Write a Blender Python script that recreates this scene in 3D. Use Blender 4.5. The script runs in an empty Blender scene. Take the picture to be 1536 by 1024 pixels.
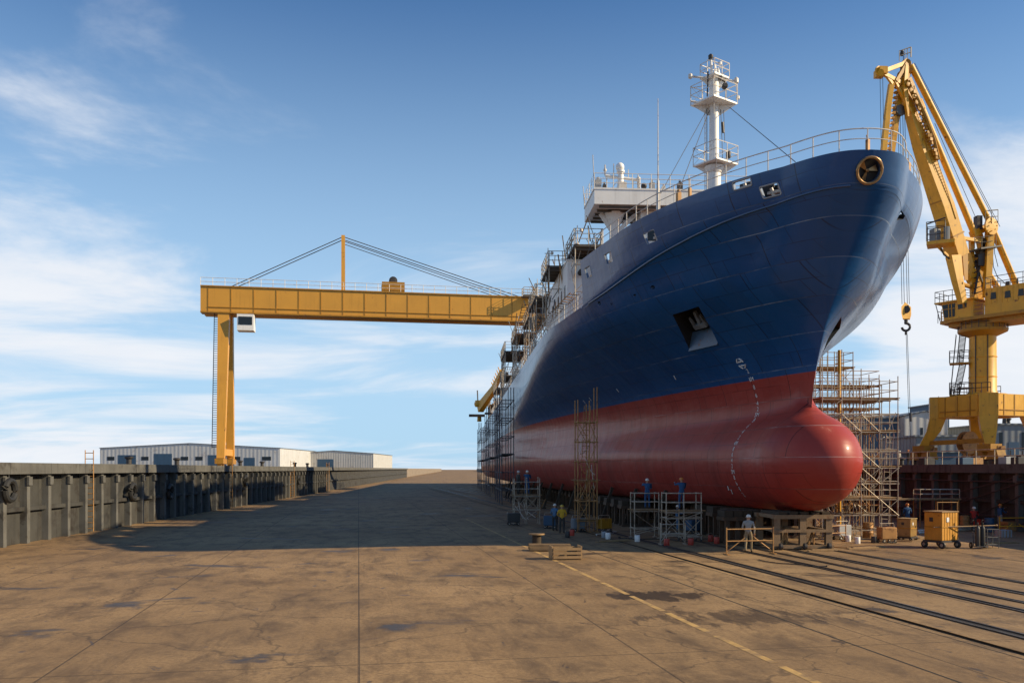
import bpy, bmesh, math, random
from mathutils import Vector, Matrix, Quaternion
random.seed(7)
C = bpy.context
SC = C.scene
COL = SC.collection
rad = math.radians

# ------------------------------------------------------------------ camera
F = 1300.0                       # focal length in photo pixels (1536 wide)
EYE = 4.0
YAW = math.atan(85 / F)
CA, SA = math.cos(YAW), math.sin(YAW)

def P(px, py, D):
    """world point seen at photo pixel (px,py) at forward distance D (layout helper)"""
    r = (px - 768) / F * D
    return Vector((r * CA + D * SA, -r * SA + D * CA, EYE + (703 - py) / F * D))

def G(px, py, z=0.0):
    return P(px, py, (EYE - z) * F / (py - 703))

def proj(v):
    r = v[0] * CA - v[1] * SA
    d = v[0] * SA + v[1] * CA
    return 768 + F * r / d, 703 - F * (v[2] - EYE) / d

cam = bpy.data.cameras.new('camera')
cam.sensor_width = 36
cam.lens = F / 1536 * 36
cam.shift_y = (703 - 512) / 1536
cam.clip_end = 20000
cam.clip_start = 0.1
co = bpy.data.objects.new('camera', cam)
co.location = (0, 0, EYE)
co.rotation_euler = (rad(90), 0, -YAW)
COL.objects.link(co)
SC.camera = co

# ------------------------------------------------------------------ light
SUN_AZ = rad(103)      # clockwise from +Y
SUN_EL = rad(28)
sv = Vector((math.sin(SUN_AZ) * math.cos(SUN_EL), math.cos(SUN_AZ) * math.cos(SUN_EL), math.sin(SUN_EL)))
sl = bpy.data.lights.new('sun', 'SUN')
sl.energy = 5.0
sl.angle = rad(0.5)
sl.color = (1.0, 0.81, 0.53)
so = bpy.data.objects.new('sun', sl)
so.rotation_euler = sv.to_track_quat('Z', 'Y').to_euler()
so.location = (40, -20, 60)
COL.objects.link(so)
SC.view_settings.view_transform = 'Standard'
SC.view_settings.look = 'None'
SC.view_settings.exposure = 0.30
SC.view_settings.gamma = 1.0

# ------------------------------------------------------------------ shader helper
class NT:
    def __init__(self, tree):
        self.t = tree
    def n(self, typ, ins=None, **props):
        nd = self.t.nodes.new(typ)
        for k, v in props.items():
            setattr(nd, k, v)
        for k, v in (ins or {}).items():
            s = nd.inputs[k]
            if isinstance(v, bpy.types.NodeSocket):
                self.t.links.new(v, s)
            else:
                if isinstance(v, tuple) and len(v) == 3 and s.type == 'RGBA':
                    v = v + (1.0,)
                s.default_value = v
        return nd
    def math(self, op, a, b=None, c=None, clamp=False):
        ins = {0: a}
        if b is not None: ins[1] = b
        if c is not None: ins[2] = c
        return self.n('ShaderNodeMath', ins, operation=op, use_clamp=clamp).outputs[0]
    def mix(self, f, a, b, blend='MIX'):
        nd = self.n('ShaderNodeMix', None, data_type='RGBA', blend_type=blend)
        for k, v in ((0, f), (6, a), (7, b)):
            s = nd.inputs[k]
            if isinstance(v, bpy.types.NodeSocket): self.t.links.new(v, s)
            else:
                if isinstance(v, tuple) and len(v) == 3: v = v + (1.0,)
                s.default_value = v
        return nd.outputs[2]
    def ramp(self, f, lo, hi):
        return self.n('ShaderNodeMapRange', {0: f, 1: lo, 2: hi, 3: 0.0, 4: 1.0}, interpolation_type='SMOOTHSTEP').outputs[0]
    def noise(self, vec, scale, detail=4, rough=.55, dist=0):
        return self.n('ShaderNodeTexNoise', {'Vector': vec, 'Scale': scale, 'Detail': detail, 'Roughness': rough, 'Distortion': dist}).outputs[0]
    def scalev(self, vec, s):
        return self.n('ShaderNodeMapping', {'Vector': vec, 'Scale': s}).outputs[0]

def newmat(name):
    m = bpy.data.materials.new(name)
    m.use_nodes = True
    t = m.node_tree
    t.nodes.clear()
    k = NT(t)
    out = k.n('ShaderNodeOutputMaterial')
    b = k.n('ShaderNodeBsdfPrincipled')
    t.links.new(b.outputs[0], out.inputs[0])
    return m, k, b

def setc(k, b, **kw):
    names = {'color': 'Base Color', 'rough': 'Roughness', 'metal': 'Metallic', 'normal': 'Normal', 'coat': 'Coat Weight', 'spec': 'Specular IOR Level'}
    for a, v in kw.items():
        s = b.inputs[names[a]]
        if isinstance(v, bpy.types.NodeSocket): k.t.links.new(v, s)
        else:
            if isinstance(v, tuple) and len(v) == 3: v = v + (1.0,)
            s.default_value = v

def mul(c, f): return tuple(min(1, x * f) for x in c)

def pmat(name, base, rough=.6, metal=0.0, var=.18, scale=1.5, dirt=None, streak=0.0, bump=0.0, bscale=20, world=True):
    m, k, b = newmat(name)
    g = k.n('ShaderNodeNewGeometry').outputs['Position'] if world else k.n('ShaderNodeTexCoord').outputs['Object']
    n1 = k.noise(g, scale, 5)
    col = k.mix(n1, mul(base, 1 - var * 1.6), mul(base, 1 + var * 1.6))
    rg = k.math('MULTIPLY_ADD', n1, .25, rough - .125, clamp=True)
    if dirt:
        dc, amt, ds = dirt
        n2 = k.noise(g, ds, 6, .65)
        f = k.ramp(n2, .72 - amt * .4, .80 - amt * .2)
        col = k.mix(f, col, dc)
        rg = k.math('MAXIMUM', rg, k.math('MULTIPLY', f, .8))
    if streak:
        sm = k.scalev(g, (2.2, 2.2, .12))
        n3 = k.noise(sm, 1.3, 5, .6)
        col = k.mix(k.math('MULTIPLY', k.ramp(n3, .52, .75), streak), col, mul(base, .35))
    setc(k, b, color=col, rough=rg, metal=metal)
    if bump:
        n4 = k.noise(g, bscale, 4)
        bp = k.n('ShaderNodeBump', {'Strength': bump, 'Distance': .02, 'Height': n4})
        setc(k, b, normal=bp.outputs[0])
    return m

RUST = (.16, .065, .025)
MAT = {}
MAT['crane_yellow'] = pmat('crane_yellow', (.66, .335, .016), .45, var=.16, scale=.9, dirt=(mul(RUST, .9), .34, 2.0), streak=.42)
MAT['crane_dark'] = pmat('crane_dark_yellow', (.40, .19, .012), .55, var=.2, scale=1.0, dirt=(RUST, .4, 2.0), streak=.5)
MAT['gantry_orange'] = pmat('gantry_orange', (.62, .30, .035), .5, var=.1, scale=.4, streak=.25, dirt=(RUST, .15, 1.0))
MAT['white_paint'] = pmat('white_paint', (.82, .80, .76), .45, var=.06, scale=1.2, dirt=((.30, .17, .09), .22, 2.5), streak=.25)
MAT['white_rail'] = pmat('white_rail', (.66, .61, .54), .5, var=.12, scale=2, dirt=((.28, .13, .06), .45, 3.5))
MAT['galv'] = pmat('galvanised_steel', (.42, .36, .28), .5, metal=.3, var=.3, scale=2.5, dirt=((.20, .10, .045), .5, 4))
MAT['cradle_brown'] = pmat('cradle_brown', (.24, .155, .085), .7, metal=.1, var=.35, scale=2, dirt=(RUST, .4, 3), bump=.3)
MAT['galv_bright'] = pmat('bright_tube', (.60, .54, .46), .45, metal=.25, var=.25, scale=2.5, dirt=((.25, .12, .05), .4, 4))
MAT['rusty_tube'] = pmat('rusty_tube', (.40, .21, .07), .6, metal=.15, var=.3, scale=2.5, dirt=(RUST, .5, 3))
MAT['dark_tube'] = pmat('dark_tube', (.07, .075, .085), .55, metal=.3, var=.3, scale=2)
MAT['plank'] = pmat('plank', (.30, .19, .09), .8, var=.35, scale=3, bump=.3)
MAT['dark_deck'] = pmat('dark_plate', (.10, .085, .07), .7, var=.3, scale=2)
MAT['dark_steel'] = pmat('dark_steel', (.055, .05, .048), .55, metal=.3, var=.3, scale=2, dirt=(RUST, .3, 2))
MAT['black'] = pmat('black_rubber_recess_shade', (.02, .02, .02), .6, var=.2)  # rubber black, also carries the painted shade inside hull openings
MAT['block_steel_shaded'] = pmat('cradle_steel_shaded', (.075, .046, .026), .75, metal=.1, var=.35, scale=2, dirt=(RUST, .5, 3), bump=.3)  # darker copy of the cradle brown, under-hull shade put into the colour
MAT['block_wood'] = pmat('block_timber', (.05, .034, .02), .85, var=.4, scale=3, bump=.4)
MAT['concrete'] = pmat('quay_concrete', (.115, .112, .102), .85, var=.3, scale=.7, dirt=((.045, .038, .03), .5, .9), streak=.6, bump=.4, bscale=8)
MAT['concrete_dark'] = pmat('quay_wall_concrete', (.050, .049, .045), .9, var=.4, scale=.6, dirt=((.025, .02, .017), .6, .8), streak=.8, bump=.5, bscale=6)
MAT['yard'] = pmat('quay_paving', (.24, .19, .14), .85, var=.3, scale=.3, dirt=((.08, .06, .045), .4, .4))
MAT['crate_yellow'] = pmat('cabinet_yellow', (.58, .27, .03), .55, var=.2, scale=3, dirt=(RUST, .35, 5), streak=.5)
MAT['crate_olive'] = pmat('cabinet_olive', (.33, .22, .08), .6, var=.3, scale=3, dirt=(RUST, .4, 5), streak=.4)
MAT['blue_cloth'] = pmat('blue_workwear', (.028, .085, .19), .9, var=.3, scale=9)
MAT['pale_blue_cloth'] = pmat('faded_blue_workwear', (.09, .17, .28), .9, var=.3, scale=9)
MAT['grey_cloth'] = pmat('grey_workwear', (.30, .28, .25), .9, var=.25, scale=9)
MAT['khaki_cloth'] = pmat('khaki_trousers', (.25, .19, .11), .9, var=.25, scale=9)
MAT['yellow_cloth'] = pmat('yellow_jacket', (.62, .34, .02), .85, var=.25, scale=8)
MAT['dark_cloth'] = pmat('dark_trousers', (.05, .045, .04), .9, var=.25, scale=8)
MAT['red_cloth'] = pmat('red_jacket', (.35, .03, .025), .9, var=.25, scale=8)
MAT['skin'] = pmat('skin', (.42, .22, .13), .55, var=.08, scale=12)
MAT['hair'] = pmat('hair', (.03, .02, .015), .6, var=.2, scale=20)
MAT['helmet_white'] = pmat('helmet_white', (.70, .66, .58), .35, var=.05)
MAT['helmet_orange'] = pmat('helmet_orange', (.60, .20, .03), .35, var=.05)
MAT['helmet_yellow'] = pmat('helmet_yellow', (.65, .42, .04), .35, var=.05)
MAT['boot'] = pmat('boot_leather', (.03, .022, .016), .6)
MAT['rope'] = pmat('wire_rope', (.10, .095, .09), .5, metal=.4)
MAT['marking'] = pmat('yellow_line_paint', (.52, .32, .105), .8, var=.3, scale=2, dirt=((.26, .165, .08), .72, 1.8))
MAT['rail_steel'] = pmat('rail_steel', (.10, .08, .065), .4, metal=.6, var=.3, scale=2, dirt=(RUST, .4, 3))
MAT['groove'] = pmat('groove_dark', (.022, .018, .015), .9)
MAT['blue_shed'] = pmat('blue_cladding', (.035, .085, .15), .6, var=.15, scale=.5, streak=.3)
MAT['deck_red'] = pmat('deck_paint', (.16, .06, .04), .7, var=.3, scale=1)
MAT['primer'] = pmat('grey_primer', (.34, .35, .36), .6, var=.15)
MAT['white_cloud'] = pmat('white_mark', (.72, .72, .70), .7, var=.1)
MAT['red_paint'] = pmat('red_paint', (.45, .05, .03), .5, var=.2)
MAT['copper'] = pmat('bronze_fitting', (.40, .24, .11), .35, metal=.7, var=.25, scale=4)

def glassmat(name, col, rough=.08):
    m, k, b = newmat(name)
    setc(k, b, color=col, rough=rough, spec=.35)
    return m
MAT['window'] = glassmat('window_glass', (.012, .018, .025), .25)

def cladding(name, base, pitch=.45):
    m, k, b = newmat(name)
    g = k.n('ShaderNodeNewGeometry').outputs['Position']
    s = k.n('ShaderNodeSeparateXYZ', {0: g})
    u = k.math('ADD', s.outputs[0], s.outputs[1])
    w = k.math('SINE', k.math('MULTIPLY', u, 6.2832 / pitch))
    n1 = k.noise(k.scalev(g, (.8, .8, .08)), 1.2, 5)
    col = k.mix(n1, mul(base, .7), mul(base, 1.2))
    n2 = k.noise(g, .5, 6, .65)
    col = k.mix(k.math('MULTIPLY', k.ramp(n2, .55, .75), .5), col, (.18, .11, .07))
    bp = k.n('ShaderNodeBump', {'Strength': .45, 'Distance': .05, 'Height': w})
    setc(k, b, color=col, rough=.55, normal=bp.outputs[0])
    return m
MAT['grey_shed'] = cladding('grey_cladding', (.50, .49, .46), 1.0)
MAT['slate_shed'] = cladding('slate_cladding', (.16, .18, .20), .9)
MAT['pale_shed'] = cladding('pale_cladding', (.55, .55, .54), 1.4)
MAT['navy_shed'] = cladding('navy_cladding', (.05, .09, .14), 1.0)

# ground -----------------------------------------------------------
def ground_mat():
    m, k, b = newmat('dock_floor_concrete')
    g = k.n('ShaderNodeNewGeometry').outputs['Position']
    rot = k.n('ShaderNodeMapping', {'Vector': g, 'Rotation': (0, 0, rad(-6.3))}).outputs[0]
    st = k.scalev(rot, (1.0, .48, 1.0))          # streaks along the rails
    big = k.noise(rot, .10, 5, .6)
    mid = k.noise(st, .75, 10, .74, .35)
    fine = k.noise(g, 9, 6, .7)
    col = k.mix(k.ramp(big, .3, .7), (.27, .166, .074), (.44, .280, .128))
    col = k.mix(k.math('MULTIPLY', k.ramp(mid, .42, .68), .8), col, (.075, .047, .027))
    col = k.mix(k.math('MULTIPLY', k.ramp(fine, .40, .66), .55), col, (.17, .098, .048))
    pale = k.noise(g, .9, 9, .72, .3)
    col = k.mix(k.math('MULTIPLY', k.ramp(pale, .58, .78), .45), col, (.58, .38, .20))
    st2 = k.scalev(rot, (1.0, .05, 1.0))
    col = k.mix(k.math('MULTIPLY', k.ramp(k.noise(st2, 3.4, 8, .72), .54, .68), .28), col, (.075, .043, .023))
    # oil stains
    oil = k.noise(k.scalev(rot, (.30, .48, 1)), .75, 6, .6, .5)
    oilf = k.math('MULTIPLY', k.ramp(oil, .60, .675), .85)
    oil2 = k.noise(k.scalev(rot, (.9, .5, 1)), 1.9, 5, .6, .6)
    oilf = k.math('MAXIMUM', oilf, k.math('MULTIPLY', k.ramp(oil2, .64, .70), .7))
    oil3 = k.noise(k.scalev(rot, (1, .7, 1)), 3.1, 7, .72, .3)
    oilf = k.math('MAXIMUM', oilf, k.math('MULTIPLY', k.ramp(oil3, .66, .72), .7))
    # one large stain in front of the ship
    c = G(985, 893)
    d = k.n('ShaderNodeVectorMath', {0: k.n('ShaderNodeVectorMath', {0: g, 1: (-c.x, -c.y, 0)}, operation='ADD').outputs[0], 1: (.55, .75, 1)}, operation='MULTIPLY').outputs[0]
    dl = k.n('ShaderNodeVectorMath', {0: d}, operation='LENGTH').outputs['Value']
    dl = k.math('ADD', dl, k.math('MULTIPLY', k.math('SUBTRACT', k.noise(k.scalev(rot, (1, .35, 1)), 1.9, 7, .72), .5), 3.2))
    oilf = k.math('MAXIMUM', oilf, k.math('MULTIPLY', k.math('SUBTRACT', 1.0, k.ramp(dl, .62, .85)), .85))
    c = G(1120, 925)
    d = k.n('ShaderNodeVectorMath', {0: k.n('ShaderNodeVectorMath', {0: g, 1: (-c.x, -c.y, 0)}, operation='ADD').outputs[0], 1: (.28, .62, 1)}, operation='MULTIPLY').outputs[0]
    dl = k.n('ShaderNodeVectorMath', {0: d}, operation='LENGTH').outputs['Value']
    dl = k.math('ADD', dl, k.math('MULTIPLY', k.math('SUBTRACT', k.noise(k.scalev(rot, (1, .3, 1)), 2.2, 7, .74), .5), 4.2))
    oilf = k.math('MAXIMUM', oilf, k.math('MULTIPLY', k.math('SUBTRACT', 1.0, k.ramp(dl, .45, .75)), .6))
    col = k.mix(oilf, col, (.038, .028, .02))
    # slab joints
    br = k.n('ShaderNodeTexBrick', {'Vector': rot, 'Color1': (0, 0, 0, 1), 'Color2': (0, 0, 0, 1), 'Mortar': (1, 1, 1, 1), 'Scale': 1.0, 'Mortar Size': .028,
             'Mortar Smooth': .3, 'Brick Width': 6.0, 'Row Height': 9.0}, offset=.0)
    crack = k.n('ShaderNodeTexVoronoi', {'Vector': k.n('ShaderNodeVectorMath', {0: rot, 1: k.n('ShaderNodeVectorMath', {0: k.n('ShaderNodeTexNoise', {'Vector': rot, 'Scale': .8, 'Detail': 5}).outputs[1], 1: (1.6, 1.6, 0)}, operation='MULTIPLY').outputs[0]}, operation='ADD').outputs[0], 'Scale': .16}, feature='DISTANCE_TO_EDGE').outputs['Distance']
    cf = k.math('MULTIPLY', k.math('SUBTRACT', 1.0, k.ramp(crack, .0, .006)), .55)
    col = k.mix(k.math('MAXIMUM', k.math('MULTIPLY', br.outputs[0], .65), cf), col, (.045, .03, .02))
    b2 = k.n('ShaderNodeTexBrick', {'Vector': k.n('ShaderNodeMapping', {'Vector': rot, 'Location': (1.3, 2.1, 0)}).outputs[0], 'Color1': (0, 0, 0, 1), 'Color2': (1, 1, 1, 1), 'Mortar': (.5, .5, .5, 1), 'Scale': 1.0, 'Mortar Size': .01,
             'Brick Width': 3.0, 'Row Height': 4.5}, offset=.5)
    col = k.mix(k.math('MULTIPLY', b2.outputs[0], .30), col, k.mix(.5, col, (.10, .075, .05)))
    grit = k.noise(g, 38, 3, .8)
    col = k.mix(k.math('MULTIPLY', k.ramp(grit, .58, .70), .55), col, (.06, .04, .026))
    col = k.mix(k.math('MULTIPLY', k.ramp(k.noise(g, 23, 2, .6), .66, .74), .5), col, (.50, .37, .24))
    rg = k.math('SUBTRACT', .82, k.math('MULTIPLY', oilf, .38))
    h = k.math('ADD', k.math('MULTIPLY', fine, .5), k.math('MULTIPLY', mid, .8))
    h = k.math('SUBTRACT', h, k.math('MULTIPLY', br.outputs[0], .6))
    bp = k.n('ShaderNodeBump', {'Strength': .45, 'Distance': .03, 'Height': h})
    setc(k, b, color=col, rough=rg, normal=bp.outputs[0], spec=.35)
    return m
MAT['floor'] = ground_mat()

# hull ---------------------------------------------------------------
WL = 8.82
def hull_mat():
    m, k, b = newmat('hull_paint')
    tc = k.n('ShaderNodeTexCoord')
    uv = tc.outputs['UV']
    g = k.n('ShaderNodeNewGeometry').outputs['Position']
    su = k.n('ShaderNodeSeparateXYZ', {0: uv})
    sg = k.n('ShaderNodeSeparateXYZ', {0: g})
    z = sg.outputs[2]
    n_big = k.noise(g, .22, 4)
    n_mid = k.noise(g, 1.1, 6, .6)
    n_str = k.noise(k.scalev(uv, (.55, .12, 1)), 1.0, 4, .5)
    # plate tint
    br = k.n('ShaderNodeTexBrick', {'Vector': uv, 'Color1': (0, 0, 0, 1), 'Color2': (1, 1, 1, 1), 'Mortar': (.5, .5, .5, 1), 'Scale': 1.0, 'Mortar Size': .026,
             'Mortar Smooth': .1, 'Bias': 0.0, 'Brick Width': 2.9, 'Row Height': 1.52}, offset=.42, offset_frequency=2)
    plate = br.outputs[0]
    seam = br.outputs[1]
    blue = k.mix(n_big, (.0021, .043, .148), (.0036, .062, .208))
    blue = k.mix(k.math('MULTIPLY', plate, .55), blue, (.012, .082, .235))
    blue = k.mix(k.math('MULTIPLY', k.ramp(n_str, .5, .78), .45), blue, (.014, .05, .12))
    red = k.mix(n_big, (.27, .029, .023), (.37, .048, .034))
    red = k.mix(k.math('MULTIPLY', plate, .55), red, (.33, .06, .045))
    red = k.mix(k.math('MULTIPLY', k.ramp(n_str, .48, .75), .45), red, (.13, .022, .02))
    red = k.mix(k.math('MULTIPLY', k.ramp(n_mid, .55, .75), .30), red, (.30, .06, .045))
    isb = k.ramp(z, WL - .012, WL + .012)
    col = k.mix(isb, red, blue)
    # longitudinal weld lines, broken and pale
    v = su.outputs[1]
    fr = k.math('ABSOLUTE', k.math('SUBTRACT', k.math('FRACT', k.math('DIVIDE', v, 1.52)), .5))
    line = k.ramp(fr, .4845, .4925)
    brk = k.noise(k.scalev(uv, (.22, .9, 1)), 1.0, 6, .75)
    line = k.math('MULTIPLY', line, k.ramp(brk, .40, .60))
    col = k.mix(k.math('MULTIPLY', line, .75), col, k.mix(isb, (.52, .36, .33), (.30, .36, .45)))
    # vertical butts: dark and thin
    gn0 = k.n('ShaderNodeSeparateXYZ', {0: k.n('ShaderNodeNewGeometry').outputs['Normal']})
    seam = k.math('MULTIPLY', seam, k.math('SUBTRACT', 1.0, k.ramp(k.math('ABSOLUTE', gn0.outputs[1]), .60, .85)))
    bt = k.math('SUBTRACT', seam, k.math('MULTIPLY', k.ramp(fr, .46, .49), 1.0), clamp=True)
    col = k.mix(k.math('MULTIPLY', bt, .95), col, k.mix(isb, (.07, .012, .012), (.003, .010, .035)))
    # secondary stiffener lines showing through the plating
    gn = k.n('ShaderNodeSeparateXYZ', {0: k.n('ShaderNodeNewGeometry').outputs['Normal']})
    flat = k.math('SUBTRACT', 1.0, k.ramp(k.math('ABSOLUTE', gn.outputs[1]), .55, .80))
    b3 = k.n('ShaderNodeTexBrick', {'Vector': uv, 'Color1': (0, 0, 0, 1), 'Color2': (1, 1, 1, 1), 'Mortar': (.5, .5, .5, 1), 'Scale': 1.0, 'Mortar Size': .017,
             'Mortar Smooth': .2, 'Brick Width': 1.45, 'Row Height': .76}, offset=.5)
    s3 = k.math('MULTIPLY', k.math('MULTIPLY', b3.outputs[1], flat), k.ramp(k.noise(k.scalev(uv, (.3, .5, 1)), 1.0, 4, .7), .36, .56))
    col = k.mix(k.math('MULTIPLY', s3, .90), col, k.mix(isb, (.10, .014, .013), (.004, .016, .055)))
    col = k.mix(k.math('MULTIPLY', b3.outputs[0], .24), col, k.mix(isb, (.40, .08, .06), (.015, .095, .26)))
    # frames: rare scratches
    scr = k.noise(k.scalev(uv, (.5, 5.0, 1)), 1.1, 5, .7)
    scrm = k.math('MULTIPLY', k.ramp(scr, .735, .76), k.ramp(k.noise(uv, .35, 2), .5, .62))
    col = k.mix(k.math('MULTIPLY', scrm, .55), col, (.38, .36, .36))
    # rust bleeding
    rs = k.noise(k.scalev(uv, (1.2, .16, 1)), 1.1, 6, .7)
    rmask = k.math('MULTIPLY', k.ramp(rs, .66, .78), k.ramp(k.noise(g, .30, 3), .52, .66))
    col = k.mix(k.math('MULTIPLY', rmask, .6), col, (.15, .065, .03))
    pat = k.noise(k.scalev(uv, (.5, .8, 1)), 1.6, 5, .72, .3)
    col = k.mix(k.math('MULTIPLY', k.ramp(pat, .70, .74), .45), col, k.mix(isb, (.36, .10, .08), (.03, .10, .22)))
    spots = k.noise(uv, 5.5, 3, .6)
    col = k.mix(k.math('MULTIPLY', k.ramp(spots, .735, .76), .7), col, (.20, .09, .04))
    rg = k.math('ADD', k.mix(isb, (.32, .32, .32), (.28, .28, .28)), k.math('MULTIPLY', n_mid, .16))
    rg = k.math('ADD', rg, k.math('MULTIPLY', k.math('MAXIMUM', rmask, line), .3), clamp=True)
    # dished plating and weld relief
    dish = k.noise(k.scalev(uv, (.55, .95, 1)), .9, 3, .5)
    vert = k.noise(k.scalev(uv, (.9, .25, 1)), 1.0, 2, .45)
    h = k.math('ADD', k.math('MULTIPLY', dish, .9), k.math('MULTIPLY', vert, .8))
    bp = k.n('ShaderNodeBump', {'Strength': .60, 'Distance': .11, 'Height': h})
    h2 = k.math('SUBTRACT', k.math('MULTIPLY', line, .5), k.math('MULTIPLY', seam, .4))
    bp2 = k.n('ShaderNodeBump', {'Strength': .5, 'Distance': .02, 'Height': h2, 'Normal': bp.outputs[0]})
    setc(k, b, color=col, rough=rg, normal=bp2.outputs[0], spec=k.math('MULTIPLY_ADD', isb, .20, .15), coat=k.math('MULTIPLY_ADD', isb, .22, .10))
    b.inputs['Coat Roughness'].default_value = .12
    return m
MAT['hull'] = hull_mat()

# ------------------------------------------------------------------ world
w = bpy.data.worlds.new('World')
SC.world = w
w.use_nodes = True
wt = w.node_tree
wt.nodes.clear()
k = NT(wt)
sky = k.n('ShaderNodeTexSky', None, sky_type='NISHITA', sun_disc=False, sun_elevation=SUN_EL, sun_rotation=SUN_AZ,
          altitude=200.0, air_density=1.0, dust_density=.6, ozone_density=2.2)
dr = k.n('ShaderNodeTexCoord').outputs['Generated']
sd = k.n('ShaderNodeSeparateXYZ', {0: dr})
zz = k.math('MAXIMUM', sd.outputs[2], 0.0)
den = k.math('ADD', zz, .16)
pl = k.n('ShaderNodeCombineXYZ', {0: k.math('DIVIDE', sd.outputs[0], den), 1: k.math('DIVIDE', sd.outputs[1], den), 2: 0.0}).outputs[0]
warp = k.n('ShaderNodeVectorMath', {0: pl, 1: (.55, .95, 1)}, operation='MULTIPLY').outputs[0]
n1 = k.noise(warp, 1.25, 8, .60, .55)
n2 = k.noise(k.scalev(warp, (.35, .35, 1)), 1.5, 4, .5)
az = k.math('DIVIDE', sd.outputs[0], k.math('MAXIMUM', sd.outputs[1], .05))     # tan of azimuth, + = right
low = k.math('SUBTRACT', 1.0, k.ramp(sd.outputs[2], .10, .42))
front = k.ramp(sd.outputs[1], .0, .35)
left = k.math('MULTIPLY', front, k.math('SUBTRACT', 1.0, k.ramp(az, -.75, -.02)))
right = k.math('MULTIPLY', k.math('MULTIPLY', front, k.ramp(az, .38, .58)), k.math('SUBTRACT', 1.0, k.ramp(sd.outputs[2], .30, .42)))
cov = k.math('ADD', k.math('MULTIPLY', low, .11), k.math('ADD', k.math('MULTIPLY', left, .15), k.math('MULTIPLY', right, .165)))
d0 = k.math('ADD', k.math('ADD', k.math('MULTIPLY', n1, .75), k.math('MULTIPLY', n2, .25)), cov)
cl = k.ramp(d0, .575, .775)
cl = k.math('MULTIPLY', cl, .92)
hz = k.math('SUBTRACT', 1.0, k.ramp(sd.outputs[2], .06, .58))
shade = k.noise(k.scalev(warp, (1, 1, 1)), 2.6, 5, .6)
ccol = k.mix(shade, (9.4, 10.0, 11.0, 1), (11.6, 11.6, 11.8, 1))
skyc = k.mix(1.0, sky.outputs[0], (.46, 1.0, 1.50), 'MULTIPLY')
skyc = k.mix(k.math('MULTIPLY', hz, .86), skyc, (6.0, 8.8, 11.4, 1))
fin = k.mix(cl, skyc, ccol)
bg = k.n('ShaderNodeBackground', {'Color': fin, 'Strength': .068})
wo = k.n('ShaderNodeOutputWorld')
wt.links.new(bg.outputs[0], wo.inputs[0])

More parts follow.
